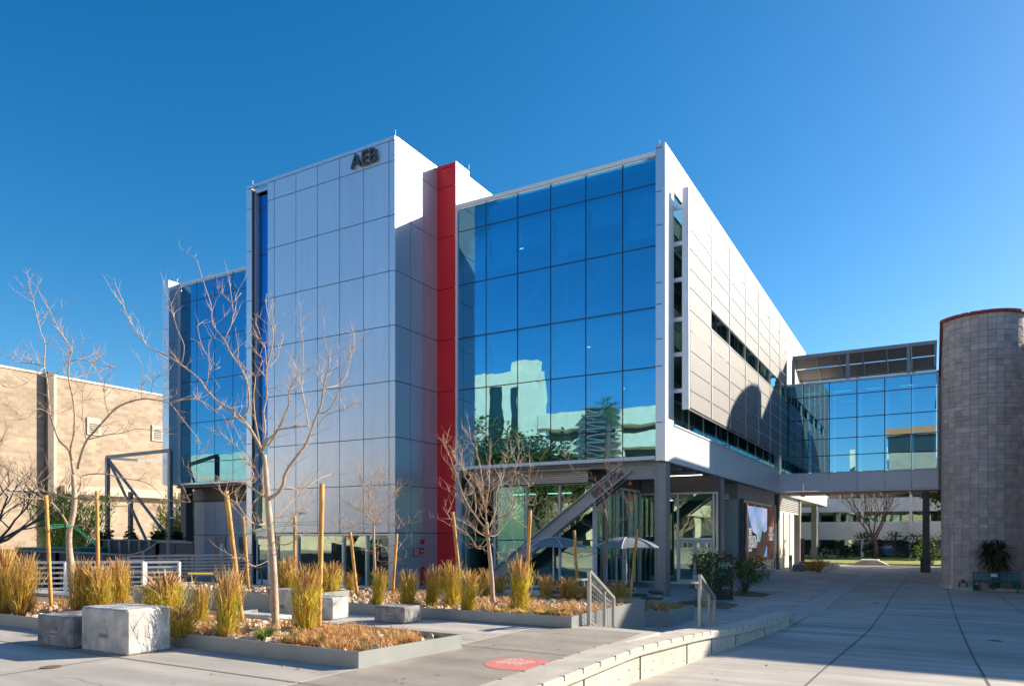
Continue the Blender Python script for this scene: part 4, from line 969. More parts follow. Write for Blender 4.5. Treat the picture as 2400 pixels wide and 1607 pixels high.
# ================================================================== GRASSES
GREEN = [(.52, .60, .01), (.70, .70, .02), (.86, .80, .05), (.28, .38, .01)]
STRAW = [(.86, .64, .14), (.80, .52, .11), (.94, .78, .32), (.66, .36, .07), (.46, .24, .07)]
PURP = [(.50, .25, .16), (.66, .40, .18), (.86, .66, .38), (.36, .15, .10)]
def tuft_mb(seed, h, w, n, greeness=.5, plume=True, spread=1., wdt=.009):
    """stems nearly upright, each carrying many short leaves that leave it at an angle"""
    rr = random.Random(seed); f = MB()
    def blade(p, d, L0, ww, ca, cb, droop, N=3):
        s = d.cross(Vector((rr.uniform(-1, 1), rr.uniform(-1, 1), rr.uniform(-1, 1)))).normalized(); prev = None; q = p.copy(); dd = d.copy()
        for i in range(N+1):
            t = i/N; wi = ww*(1-.8*t); c = tuple(a*(1-t)+b*t for a, b in zip(ca, cb)); cur = (f.vert(q-s*wi, c), f.vert(q+s*wi, c))
            if prev: f.f.append([prev[0], prev[1], cur[1], cur[0]])
            prev = cur; q = q+dd*(L0/N); dd = (dd+Vector((rr.uniform(-.12, .12), rr.uniform(-.12, .12), -droop))).normalized()
    ns = int(n*.16)
    for k in range(ns):
        a = rr.uniform(0, 6.283); rad = w*.26*math.sqrt(rr.random()); b0 = Vector((math.cos(a)*rad, math.sin(a)*rad, 0)); hh = h*rr.triangular(.5, 1.08, .82)
        lean = rr.uniform(.0, .45)*w*spread*(1 if rr.random() < .82 else 1.75); a2 = a+rr.uniform(-.8, .8); tip = Vector((b0.x+math.cos(a2)*lean, b0.y+math.sin(a2)*lean, hh)); bow = Vector((math.cos(a2), math.sin(a2), 0))*rr.uniform(-.04, .06)
        P_ = [b0.lerp(tip, t)+bow*math.sin(t*math.pi) for t in (0, .25, .5, .75, 1)]
        f.cc = rr.choice(STRAW); f.tube(P_, [.005, .0045, .004, .0035, .002], 3, False); f.cc = None
        for j in range(6):
            t = rr.uniform(.02, .92); i = min(3, int(t*4)); p = P_[i].lerp(P_[i+1], t*4-i); a3 = rr.uniform(0, 6.283); e = rr.uniform(.15, 1.0)
            d = Vector((math.cos(a3)*e, math.sin(a3)*e, 1)).normalized(); hi = p.z/h
            gr = rr.random() < greeness*(2.2-1.9*hi)
            ca = rr.choice(GREEN) if gr else rr.choice(STRAW); cb = rr.choice(STRAW) if (rr.random() < .4+hi*.6) else ca
            if hi > .6 and rr.random() < .45: ca = rr.choice(PURP)
            br = rr.uniform(.55, 1.25); ca = tuple(min(1, x*br) for x in ca); cb = tuple(min(1, x*br) for x in cb)
            blade(p, d, h*rr.uniform(.13, .34), wdt*rr.uniform(.6, 1.2), ca, cb, rr.uniform(.02, .28))
    for k in range(int(n*.25)):
        a = rr.uniform(0, 6.283); rad = w*.3*math.sqrt(rr.random()); e = rr.uniform(.2, 1.1)
        ca = rr.choice(GREEN if rr.random() < greeness else STRAW); br = rr.uniform(.5, 1.1)
        blade(Vector((math.cos(a)*rad, math.sin(a)*rad, 0)), Vector((math.cos(a)*e, math.sin(a)*e, 1)).normalized(), h*rr.uniform(.15, .45), wdt*.9, tuple(x*br for x in ca), rr.choice(STRAW), rr.uniform(.05, .35))
    if plume:
        for k in range(int(n*.06)):
            a = rr.uniform(0, 6.283); o = w*.5*rr.uniform(.3, 1.2); hh = h*rr.uniform(.95, 1.2); pts = []
            for i in range(6):
                t = i/5; pts.append((math.cos(a)*o*t**2.2, math.sin(a)*o*t**2.2, hh*(t-.06*t**4)))
            f.cc = rr.choice(PURP+STRAW[2:3]); f.tube(pts[:4], .0025, 3, False); f.tube(pts[3:], [.005, .010, .004], 4, False); f.cc = None
    return f
protos = {}
def grass(u, v, vtop, wpx, label, green=.5, z=None, t=None, spread=1., dens=1., plume=True, group='upright ornamental grass clumps'):
    p = onZ(z, u, v) if t is None else at(t, u, v)
    if t is None: t = (z-CH)*FOC/(YH-v)
    h = t*(v-vtop)/FOC*.89; w_ = t*wpx/FOC*.80
    key = (round(green, 1), round(spread, 1), plume, rx.randint(0, 3))
    if key not in protos:
        me = tuft_mb(sum(ord(q)*(i+1) for i, q in enumerate(str(key))), 1., .7, int(620*dens), key[0], plume, key[1]).build('grass_clump', M['grass']); protos[key] = me; o = me
    else:
        o = protos[key].copy(); col.objects.link(o)
    h *= rx.uniform(.86, 1.06); w_ *= rx.uniform(.8, 1.15); o.location = p; o.scale = (w_/.7, w_/.7*rx.uniform(.85, 1.15), h); o.rotation_euler = (rx.uniform(-.11, .11), rx.uniform(-.11, .11), rx.uniform(0, 6.28))
    tag(o, label, 'grass', group); return o
Z1 = UP+.15
for a in ((8, 1437, 1272, 70, 'tall rust tipped grass clump at the left edge of the photo', .3), (52, 1440, 1292, 85, 'rust brown grass clump left of the leftmost wooden stake', .2),
          (186, 1434, 1295, 75, 'orange tipped grass clump against the left tree trunk', .5), (236, 1434, 1300, 75, 'grass clump behind the second stake from the left', .6),
          (288, 1428, 1285, 62, 'slender rust topped grass clump left of the double rail post', .3), (396, 1452, 1318, 105, 'wide yellow green grass clump with arching plumes right of the rails', .7),
          (352, 1440, 1392, 70, 'short dull grass clump behind the big pale seat block', .3), (467, 1462, 1347, 58, 'small golden grass clump between two larger ones', .7),
          (425, 1490, 1400, 80, 'low golden green grass tuft right beside the big pale block', .6), (528, 1492, 1308, 88, 'dense grass clump at the foot of the leaning stake', .6),
          (716, 1480, 1292, 88, 'dark based grass clump between the tall tree and the foreground stake', .6)):
    grass(*a[:5], green=a[5], z=Z1, dens=1.3)
Z2 = UP+.14
for a in ((672, 1400, 1302, 74, 'rust topped grass clump behind the tall tree trunk', .5, 15.5), (770, 1408, 1300, 78, 'gold grass clump right of the foreground stake', .6, 15.5),
          (884, 1415, 1316, 54, 'upright gold green grass clump left of the shaded tower windows corner', .8, 14.6), (955, 1420, 1318, 66, 'bright spiky grass clump below the tower corner', .8, 14.3),
          (1010, 1420, 1322, 50, 'gold grass clump in front of the red stripe left side', .7, 14.3), (1062, 1424, 1300, 62, 'gold grass clump under the leaning stake by the red stripe', .8, 14.2),
          (1095, 1432, 1315, 60, 'green gold grass clump left of the middle tree', .8, 13.4), (1216, 1432, 1300, 74, 'tall green gold grass clump right of the middle tree', .8, 13.4),
          (1140, 1408, 1330, 46, 'shaded dull grass clump just right of the middle tree trunk', .3, 16.5), (1172, 1400, 1335, 40, 'shaded grass clump above the pale slab', .3, 18), (1280, 1412, 1342, 40, 'shaded purple grass clump in front of the left picnic table', .2, 16),
          (1330, 1412, 1342, 52, 'shaded purple grass clump beside the third stake', .2, 15.8), (1375, 1415, 1358, 36, 'small shaded grass clump left of the stair rail', .2, 15.6),
          (1453, 1424, 1350, 52, 'shaded grass clump right of the stair rail by its stake', .2, 19.5), (822, 1382, 1340, 34, 'dull grass clump in front of the tower windows', .4, 18)):
    grass(a[0], a[1], a[2], a[3], a[4], green=a[5], t=a[6], dens=1.2)
for k, (u, v, vt, wd, t) in enumerate(((1893, 1336, 1312, 24, 50), (1905, 1337, 1308, 26, 49), (1920, 1336, 1306, 26, 50), (1932, 1332, 1314, 20, 53), (1945, 1330, 1318, 18, 55))):
    grass(u, v, vt, wd, 'sunlit golden grass in the low planter at the far building corner', green=.1, t=t, group='golden grasses at the far corner', spread=1.6)
# dry low tufts as ground cover
def cover(name, rects, zf, n, seed, h=.16, w_=.3, cols=None, bl=16, label=None):
    rr = random.Random(seed); f = MB(); cols = cols or [(.62, .36, .13), (.72, .46, .20), (.50, .26, .09), (.78, .56, .30), (.40, .21, .08)]
    for k in range(n):
        x0, y0, x1, y1 = rects[k % len(rects)]; x = rr.uniform(x0, x1); y = rr.uniform(y0, y1); s = rr.uniform(.6, 1.2)
        gr = rr.random() < .07
        for b_ in range(bl):
            a = rr.uniform(0, 6.28); o = w_*s*rr.uniform(.3, 1.)*.6; hh = h*s*rr.uniform(.5, 1.1); c = rr.choice(cols) if not gr else rr.choice([(.2, .28, .05), (.3, .34, .08), (.6, .4, .15)]); c3 = tuple(min(1, q*1.25) for q in c)
            dx, dy = math.cos(a), math.sin(a); px_, py_ = -dy*.006, dx*.006; sx_ = rr.uniform(-.05, .05); sy_ = rr.uniform(-.05, .05)
            pr = None
            for (t, zz) in ((0, 0), (.35, .75), (.7, 1.), (1, .55)):
                w2 = 1-t*.8; cur = (f.vert((x+sx_+dx*o*t-px_*w2, y+sy_+dy*o*t-py_*w2, zf+hh*zz), c), f.vert((x+sx_+dx*o*t+px_*w2, y+sy_+dy*o*t+py_*w2, zf+hh*zz), c3))
                if pr: f.f.append([pr[0], pr[1], cur[1], cur[0]])
                pr = cur
    tag(f.build(name, M['grass']), kind='stuff')
cover('dry_grass', [(1.6, -22.7, 3.3, -21.4), (2.2, -22.75, 3.6, -22.0), (1.9, -22.2, 3.6, -21.3)], UP+.13, 150, 11, .14, .32, bl=26)
cover('dry_grass', [(-1.5, -22.8, 1.5, -22.3), (-1, -22.8, 2, -21.5)], UP+.14, 90, 12, .14, .3)
cover('dry_grass', [(1.5, -18.3, 4.2, -15.2), (2.6, -18.3, 4.2, -16.8)], UP+.12, 240, 13, .12, .3)
cover('dry_grass', [(-2.5, -18.3, 1.5, -15.5)], UP+.12, 80, 14, .13, .26)
cover('dry_grass', [(1., -9.5, 3.1, -7.8)], .38, 130, 15, .2, .34)
cover('dry_grass', [(-9, -22.7, -1.5, -20.6)], UP+.14, 60, 16, .15, .26)
def blade_clump(name, u, v, z, h, w_, n, cols, label, cat, seed, t=None, wd=.012):
    rr = random.Random(seed); f = MB(); p = onZ(z, u, v) if t is None else at(t, u, v)
    for k in range(n):
        a = rr.uniform(0, 6.28); o = w_*rr.uniform(.2, .6); hh = h*rr.uniform(.6, 1.1); c = rr.choice(cols); dx, dy = math.cos(a), math.sin(a); b0 = rr.uniform(0, .25)*w_
        pr = None
        for t_ in (0, .5, 1):
            w2 = wd*(1-.8*t_); x = dx*(b0+o*t_**1.4); y = dy*(b0+o*t_**1.4); cur = (f.vert((x+dy*w2, y-dx*w2, hh*t_*(1.1-.2*t_)), c), f.vert((x-dy*w2, y+dx*w2, hh*t_*(1.1-.2*t_)), c))
            if pr: f.f.append([pr[0], pr[1], cur[1], cur[0]])
            pr = cur
    o = f.build(name, M['grass']); o.location = p; return tag(o, label, cat)
blade_clump('green_plant', 622, 1500, Z1, .19, .26, 90, [(.10, .22, .03), (.16, .3, .04), (.07, .15, .03)], 'bright green strappy plant at the foot of the tallest bare tree', 'plant', 21)
blade_clump('green_plant', 680, 1508, Z1, .19, .22, 60, [(.16, .22, .05), (.55, .4, .14), (.2, .25, .05)], 'green and straw strappy tuft right of the bright green plant', 'plant', 22)
blade_clump('green_plant', 748, 1512, Z1, .15, .18, 50, [(.22, .28, .06), (.6, .42, .15)], 'small half green tuft beside the base of the foreground stake', 'plant', 23)
for k, (u, v, lb) in enumerate(((1175, 1436, 'sunlit yellow green tuft at the middle planter edge, left one'), (1232, 1440, 'sunlit yellow green tuft right of the tall clump, at the planter edge'), (1275, 1441, 'third sunlit low tuft along the middle planter edge'), (1320, 1443, 'sunlit straw tuft near the middle planter corner'))):
    blade_clump('low_tuft', u, v, Z2, .13, .34, 160, [(.45, .42, .1), (.6, .45, .18), (.7, .5, .2)] if k < 3 else STRAW, lb, 'grass', 31+k)
# ================================================================== SEAT BLOCKS
def block(label, u, v, lx, ly, h, m, z=UP, t=None):
    p = onZ(z, u, v); T = thing('seat_block', label, 'seat', (p.x, p.y, z), 'cast concrete seat blocks')
    MB().bbox(p.x-lx, p.y, z+.004, p.x, p.y+ly, z+h, .022).build('body', m, T)
    if h > .25:
        hx = p.x-lx*.5
        MB().box(hx-.1, p.y-.006, z+h*.33, hx+.1, p.y+.01, z+h*.33+.075).build('slot_plate', M['planter'], T)
        MB().box(hx-.08, p.y-.012, z+h*.33+.03, hx+.09, p.y-.005, z+h*.33+.045).build('slot', M['joint'], T)
    return T
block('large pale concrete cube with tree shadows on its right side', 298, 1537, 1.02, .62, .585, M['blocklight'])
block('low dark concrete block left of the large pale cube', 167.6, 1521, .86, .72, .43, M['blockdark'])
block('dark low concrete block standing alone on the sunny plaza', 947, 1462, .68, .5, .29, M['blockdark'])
block('bright pale concrete cube half behind the foreground stake', 778, 1453, .6, .45, .4, M['blocklight'])
block('pale upright concrete block behind the tall tree trunk', 686, 1449, .62, .5, .52, M['blocklight'])
p = onZ(UP+.0, 659, 1456); f = MB(); f.bbox(-.45, -20.6, UP, .55, -20.1, UP+.1); 
SB = thing('seat_block', 'long low concrete slab on the plaza behind the foreground planter', 'seat', (-.4, -20.6, UP), 'cast concrete seat blocks'); MB().bbox(-1.5, -20.55, UP+.004, -.25, -20.2, UP+.14).build('body', M['blocklight'], SB)
def block_t(label, u, v, t, lx, ly, h, m):
    p = at(t, u, v); T = thing('seat_block', label, 'seat', (p.x, p.y, p.z), 'cast concrete seat blocks'); MB().bbox(p.x-lx, p.y, 0 if p.z < .8 else p.z, p.x, p.y+ly, p.z+h, .02).build('body', m, T)
block_t('pale shaded concrete block behind the middle planter grasses', 1252, 1408, 17.5, .95, .6, .22, M['blocklight'])
block_t('flat pale slab left of the shaded block in the middle planter', 1160, 1404, 17.8, .55, .6, .14, M['blocklight'])
block_t('shaded concrete block under the right umbrella', 1477, 1402, 29.5, .9, .7, .5, M['blocklight'])
for i, (u, v, lb) in enumerate(((1884, 1338, 'small dark cube seat by the far building corner, front one'), (1898, 1334, 'small dark cube seat by the far building corner, rear one'))):
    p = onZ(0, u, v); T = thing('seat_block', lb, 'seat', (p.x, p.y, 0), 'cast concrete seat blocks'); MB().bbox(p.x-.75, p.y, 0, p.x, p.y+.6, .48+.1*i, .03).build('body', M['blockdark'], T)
p = onZ(0, 1940, 1331); T = thing('seat_block', 'small pale block behind the golden grasses', 'seat', (p.x, p.y, 0), 'cast concrete seat blocks'); MB().bbox(p.x-.9, p.y+1, 0, p.x, p.y+1.6, .5, .03).build('body', M['blocklight'], T)
# ================================================================== BARE TREES
def zo(ox, oy, s, pts): return [(ox+a*s, oy+b*s) for a, b in pts]
def twigs(f, p, d, L0, r, rr, dep, n=4):
    pts = [p]; q = p; dd = d.normalized(); segs = 4
    for i in range(segs):
        dd = (dd+Vector((rr.uniform(-.28, .28), rr.uniform(-.28, .28), rr.uniform(-.05, .22)))).normalized(); q = q+dd*L0/segs; pts.append(q)
    f.tube(pts, [r*(1-.75*i/segs) for i in range(segs+1)], 4 if r > .006 else 3, False)
    if dep > 0:
        for k in range(n):
            i = rr.randint(1, segs); ax = Vector((rr.uniform(-1, 1), rr.uniform(-1, 1), rr.uniform(-.3, .8))).normalized()
            twigs(f, pts[i], (dd*.8+ax*1.0).normalized(), L0*rr.uniform(.4, .65), r*.55, rr, dep-1, max(1, n-1))
def traced_tree(name, label, t0, trunk, limbs, seed, rt, m=None, zbase=None, tw=1., group='bare young trees in the planters', tmin=.005):
    rr = random.Random(seed); b0 = at(t0, *trunk[0]); T = thing(name, label, 'tree', b0, group)
    f = MB()
    def emit(pts, r0, r1, ta, tb, ntw, n=7, first=False):
        P_ = []; N = len(pts)
        for i, (u, v) in enumerate(pts): k = i/max(1, N-1); P_.append(at(ta+(tb-ta)*k**.8, u, v))
        # smooth
        Q = []
        for i in range(N-1):
            a0 = P_[max(0, i-1)]; a1 = P_[i]; a2 = P_[i+1]; a3 = P_[min(N-1, i+2)]
            for h in range(3):
                t = h/3; Q.append(.5*((2*a1)+(a2-a0)*t+(2*a0-5*a1+4*a2-a3)*t*t+(3*a1-a0-3*a2+a3)*t**3))
        Q.append(P_[-1]); nn = len(Q)
        mb = trunkmb if first else f
        mb.tube(Q, [(1. if first else .82)*(r0+(max(r1, .0055)-r0)*(i/(nn-1))**.8)*rr.uniform(.93, 1.07) for i in range(nn)], n, True)
        for k in range(int(ntw*1.7)):
            i = rr.randint(max(1, int(nn*.15)), nn-1); dr = (Q[i]-Q[i-1]).normalized()
            side = Vector((rr.uniform(-1, 1), rr.uniform(-1, 1), rr.uniform(-.2, .7))).normalized()
            twigs(f, Q[i], (dr*.6+side).normalized(), rr.uniform(.12, .42)*tw, max(.0055, r1*1.2)*tw**.5, rr, 1, 3)
        return Q
    trunkmb = MB(); emit(trunk, rt, rt*.58, t0, t0, 0, 10, True); trunkmb.build('trunk', m or M['bark'], T, True)
    for pts, r0, r1, dt, ntw in limbs: emit(pts, r0, r1, t0+(0 if not isinstance(dt, tuple) else dt[0]), t0+(dt if not isinstance(dt, tuple) else dt[1]), ntw)
    f.build('crown', m or M['twig'], T, True)
    return T
c3 = lambda *p: zo(380, 600, .3827, p); c4 = lambda *p: zo(540, 600, .2551, p); c0 = lambda *p: zo(0, 600, .3188, p); c0b = lambda *p: zo(0, 1100, .3233, p); c5 = lambda *p: zo(1040, 1040, .22968, p); c2b = lambda *p: zo(500, 1100, .32328, p)
traced_tree('bare_tree', 'tallest bare tree, rising from the foreground planter in front of the silver tower', 10.75,
 [(646, 1478), (644, 1420), (641, 1340), (636, 1270), (631, 1210), (627, 1165), (623, 1110), (619, 1065)],
 [(c3((640,1490),(700,1455),(740,1400),(750,1340),(790,1270),(836,1210)) + [(720,1035),(736,988)] + c4((830,1380),(850,1250),(880,1100),(910,980),(900,900),(860,760),(858,565)), .034, .005, -.6, 12),
  (c3((615,1200),(580,1130),(540,1060),(487,995),(440,950),(340,890),(265,810),(225,750),(110,660),(0,595))+c0((1100,680),(1010,560),(930,430),(900,310)), .034, .005, .8, 14),
  (c3((487,995),(530,920),(525,800),(490,690),(430,610),(380,510),(310,420),(300,300),(250,150),(212,20)), .022, .004, (.4, -.2), 10),
  (c3((380,510),(430,400),(430,290),(410,155)), .009, .004, (.1, .3), 4), (c3((430,290),(485,225)), .006, .003, (.1, .2), 1), (c3((430,290),(366,232)), .006, .003, (.1, .2), 1),
  (c3((487,995),(430,990),(350,1060),(290,1110),(265,1190),(210,1230)), .014, .004, (.4, 1.), 5),
  (c3((615,1180),(630,1050),(620,950),(640,860),(640,690),(670,570),(680,470),(650,375),(632,265)), .024, .004, -.3, 9),
  (c3((640,690),(630,560),(610,510),(575,415)), .010, .004, (-.1, .3), 3), (c3((640,690),(700,630),(720,560),(740,505)), .010, .004, (-.1, .2), 3),
  (c3((620,1190),(650,1120),(700,1080),(740,990),(775,910),(775,840),(800,780),(836,700)), .02, .005, -.9, 8),
  (c4((720,1568),(690,1400),(670,1300),(655,1200),(670,1050),(665,800),(650,700),(635,615)), .013, .004, (.2, .5), 8),
  (c3((650,1160),(690,1100),(700,1065))+c4((690,1560),(720,1568)), .016, .013, (0, .2), 2),
  (c4((860,1210),(970,1190),(1050,1120),(1110,920),(1140,730)), .012, .004, (-.4, .1), 4), (c4((810,1440),(880,1430),(960,1320),(1010,1180),(1030,1060),(1080,940)), .012, .004, (-.4, -.9), 5),
  (c4((460,1568),(530,1380),(540,1260),(600,1120),(660,940)), .011, .004, (.2, -.3), 5), (c4((850,1180),(800,1100),(680,1020),(595,930)), .007, .003, (-.3, .2), 3),
  (c4((800,1568),(870,1470),(960,1430),(1050,1410),(1145,1345)), .009, .003, (-.5, -.8), 4),
  (c3((600,1150),(570,1000),(560,850),(570,740),(520,700),(440,600)), .013, .004, (.1, .8), 6), (c3((570,740),(610,650),(600,600)), .006, .003, (.5, .4), 2),
  (c3((265,810),(290,700),(285,640),(240,540),(215,430)), .009, .003, (.6, .3), 3), (c3((240,540),(170,500)), .005, .003, (.5, .6), 1), (c3((290,710),(355,680)), .005, .003, (.5, .6), 1),
  (c3((120,660),(135,550),(90,440),(40,250)), .009, .003, (.75, .5), 3),
  (c3((60,890),(160,875),(250,890),(340,960)), .008, .003, (.9, 1.2), 3), (c3((50,895),(110,980),(200,1090),(240,1150)), .008, .003, (.9, 1.4), 3),
  (c3((640,1480),(560,1430),(500,1390),(400,1380),(250,1360)), .018, .004, 1.1, 8), (c3((500,1390),(560,1330),(470,1180),(360,1100)), .010, .003, (.5, 1.2), 5),
  (c3((630,1470),(600,1350),(520,1200),(430,1020)), .012, .004, (0, -.9), 6),
  (c2b((390,380),(330,400),(250,360),(180,260),(60,170)), .012, .004, (0, -.9), 8), (c2b((400,500),(300,450),(200,330),(120,240)), .010, .003, (0, .9), 6), (c2b((440,520),(520,545),(600,500),(600,420),(560,400)), .010, .004, (0, -.5), 5),
  (c2b((440,380),(500,300),(560,240),(620,190),(700,180)), .009, .003, (0, .7), 5), (c2b((430,640),(300,700),(200,640),(120,640)), .007, .003, (0, -.6), 4), (c2b((420,340),(560,350),(660,280),(700,300)), .009, .003, (0, .6), 5),
  (c2b((450,620),(480,500),(540,380)), .007, .003, (0, -.7), 3), (c2b((520,120),(640,140),(780,60),(850,38)), .008, .003, (-.2, .9), 4)],
 41, .062, tw=1.)
traced_tree('bare_tree', 'leftmost bare tree with long low side branches, tied between two stakes', 14.6,
 [(172, 1425)]+c0b((520,760),(508,640),(500,540),(502,440),(520,370),(535,290),(540,200),(535,100),(530,40)),
 [(c0((540,1600),(510,1430),(440,1360),(390,1230),(360,1100),(345,900),(325,810),(330,650),(300,560),(270,440),(235,290),(205,190)), .034, .004, .5, 12),
  (c0((530,1500),(520,1410),(545,1300),(545,1100),(505,900),(510,750),(525,680),(430,540),(385,440),(310,310),(275,230)), .03, .004, -.6, 14),
  (c0((570,1560),(600,1450),(640,1350),(720,1260),(800,1170),(880,1100),(1040,1050),(1160,1060),(1250,1075),(1400,1050),(1500,1080),(1600,1150)), .036, .004, -.9, 14),
  (c0((640,1350),(800,1310),(900,1300),(1000,1270),(1150,1280),(1250,1270)), .017, .004, .7, 7), (c0((630,1340),(610,1200),(610,1000),(650,850),(700,760)), .014, .004, .6, 7),
  (c0((800,1170),(770,1050),(770,920),(820,850)), .012, .004, -.5, 5), (c0((325,810),(250,790),(150,780),(60,745),(0,690)), .016, .004, .9, 7), (c0((325,820),(270,860),(200,930),(100,965),(20,955)), .012, .004, -.7, 5),
  (c0((500,770),(420,860),(340,890)), .008, .003, .5, 3), (c0((505,770),(620,765),(720,800),(850,820)), .010, .003, -.7, 6), (c0((510,910),(600,880),(700,850),(800,820)), .008, .003, .7, 5),
  (c0((1040,1050),(1045,900),(1040,780)), .008, .003, -.8, 2), (c0((1110,1010),(1140,900),(1230,870)), .008, .003, -.9, 3),
  (c0b((500,415),(430,300),(340,220),(200,210),(100,170),(0,80)), .028, .006, -1.2, 8), (c0b((530,215),(380,170),(300,150),(200,80),(60,0),(0,-40)), .024, .005, .9, 9), (c0b((550,205),(690,200),(740,250),(840,265),(940,260)), .018, .004, -.8, 7),
  (c0b((550,210),(590,110),(600,45),(750,30),(880,60),(1050,90),(1150,160),(1220,220),(1380,235)), .024, .004, .8, 10), (c0b((530,410),(600,405),(690,450)), .010, .003, -.4, 2),
  (c0((380,1170),(450,1150),(540,1110),(620,1060),(700,960)), .008, .003, .6, 5), (c0((370,1160),(280,1120),(190,1190),(60,1100),(0,1040)), .010, .003, -.6, 6)],
 42, .075, tw=1.2)
traced_tree('bare_tree', 'bushy bare tree in the middle planter in front of the red stripe', 14.9,
 [(1156, 1412)]+c5((495,1500),(490,1380),(480,1240),(465,1100),(455,1000),(445,900),(440,800)),
 [(c5((440,880),(430,700),(440,580),(460,450),(468,300),(470,100),(480,-60)), .026, .004, -.2, 16), (c5((430,860),(350,770),(240,600),(170,440),(120,280),(60,120),(0,-40)), .024, .004, .8, 16),
  (c5((440,950),(350,900),(250,820),(130,770),(0,760)), .014, .004, -.7, 10), (c5((450,1000),(400,1060),(340,1060),(280,960),(220,900),(120,830),(0,660)), .018, .004, .6, 10),
  (c5((460,950),(500,850),(560,760),(650,720),(700,650),(740,550),(820,450),(900,420),(965,260)), .024, .004, -.8, 16), (c5((470,940),(540,930),(600,860),(690,760),(740,770),(820,840)), .014, .004, .5, 8),
  (c5((455,860),(530,680),(540,480),(600,350),(640,200),(720,40)), .02, .004, .7, 14), (c5((440,800),(370,700),(400,560),(330,400),(230,280),(130,180),(80,50)), .018, .004, -.6, 14),
  (c5((490,1010),(540,1080),(560,1150),(610,1195),(660,1190)), .010, .003, -.4, 3), (c5((445,700),(400,560),(400,400),(370,250),(330,60),(250,-80)), .016, .004, .3, 12),
  (c5((700,640),(690,480),(710,330),(740,200),(770,60)), .012, .004, -.3, 10), (c5((740,550),(830,600),(910,625)), .008, .003, -.5, 4), (c5((180,480),(250,520),(300,490)), .008, .003, .6, 3), (c5((600,740),(640,600),(600,480),(580,350)), .012, .004, .2, 8),
  (c5((240,620),(120,540),(40,470)), .009, .003, .9, 4), (c5((320,720),(330,600),(300,450),(220,330),(180,180),(190,40)), .014, .004, .5, 10), (c5((860,440),(880,330),(890,220)), .007, .003, -.7, 4)],
 43, .055, tw=1.15)
c6 = lambda *p: zo(1300, 1050, .2232, p)
traced_tree('bare_tree', 'slim shaded bare tree with a few red leaves near the picnic tables', 17.5,
 [(1417, 1425)]+c6((525,1560),(525,1400),(525,1200),(530,1030),(550,940),(555,820),(535,700),(520,640)),
 [(c6((520,640),(570,500),(600,420),(610,330),(680,240),(735,80)), .018, .003, -.4, 7), (c6((540,680),(530,560),(490,500)), .008, .003, .3, 3), (c6((580,480),(500,420),(430,340),(300,290),(190,220),(110,90)), .012, .003, .8, 8),
  (c6((600,430),(560,290),(520,120),(505,20)), .009, .003, -.5, 4), (c6((620,380),(680,180),(660,0)), .008, .003, .4, 3), (c6((560,920),(650,850),(720,770),(790,690),(785,560)), .016, .003, -.6, 8),
  (c6((530,700),(460,640),(380,620),(250,600)), .010, .003, .6, 5), (c6((520,1130),(440,1100),(340,1130),(240,1140)), .010, .003, .4, 4), (c6((550,860),(620,790),(560,700)), .008, .003, -.3, 3),
  (c6((530,880),(400,830),(270,780)), .008, .003, .5, 5), (c6((600,900),(620,1000),(630,1080),(700,1150),(850,1160)), .009, .003, -.5, 5), (c6((580,480),(700,520),(830,560)), .007, .003, -.7, 3), (c6((650,850),(760,880),(850,910)), .007, .003, -.8, 4)],
 44, .052, M['barkshade'], tw=1.1)
rr = random.Random(5)
f = MB()
for (a, b) in ((785, 345), (790, 470), (797, 500), (803, 520), (830, 630), (465, 432)):
    p = at(17.2, 1300+a*.2232, 1050+b*.2232)
    f.face([p, p+Vector((.05, 0, -.03)), p+Vector((.03, .02, -.11)), p+Vector((-.03, .01, -.07))])
f.cc = None; o_ = [o for o in col.objects if o.name.startswith('bare_tree')][-1]; f.build('red_leaves', mat('red_leaf', (.45, .07, .02), .6), o_)
c7 = lambda *p: zo(500, 1100, .32328, p)
traced_tree('bare_tree', 'small round headed bare tree in front of the tower windows', 17.5,
 [(878, 1395)]+c7((1170,700),(1165,560),(1162,420),(1165,380)),
 [(c7((1165,390),(1120,330),(1050,290),(960,240),(900,180)), .014, .003, .5, 14), (c7((1165,390),(1110,250),(1090,120),(1060,60)), .013, .003, -.4, 14), (c7((1165,390),(1180,250),(1200,140),(1220,60)), .013, .003, .4, 14), (c7((1170,390),(1230,310),(1290,240),(1320,150)), .014, .003, -.6, 14),
  (c7((1165,400),(1060,390),(960,430),(860,380)), .012, .003, .6, 10), (c7((1170,400),(1260,380),(1340,430),(1400,390)), .012, .003, -.5, 10), (c7((1165,430),(1050,450),(940,520),(880,510)), .010, .003, -.6, 8), (c7((1170,540),(1240,560),(1300,620),(1360,540)), .009, .003, .6, 7),
  (c7((1130,300),(1140,160),(1150,20)), .009, .003, .1, 10), (c7((1165,600),(1080,560),(1000,520)), .007, .003, .3, 5), (c7((1170,640),(1250,690),(1300,660)), .007, .003, -.3, 4)],
 45, .04, tw=1.25)
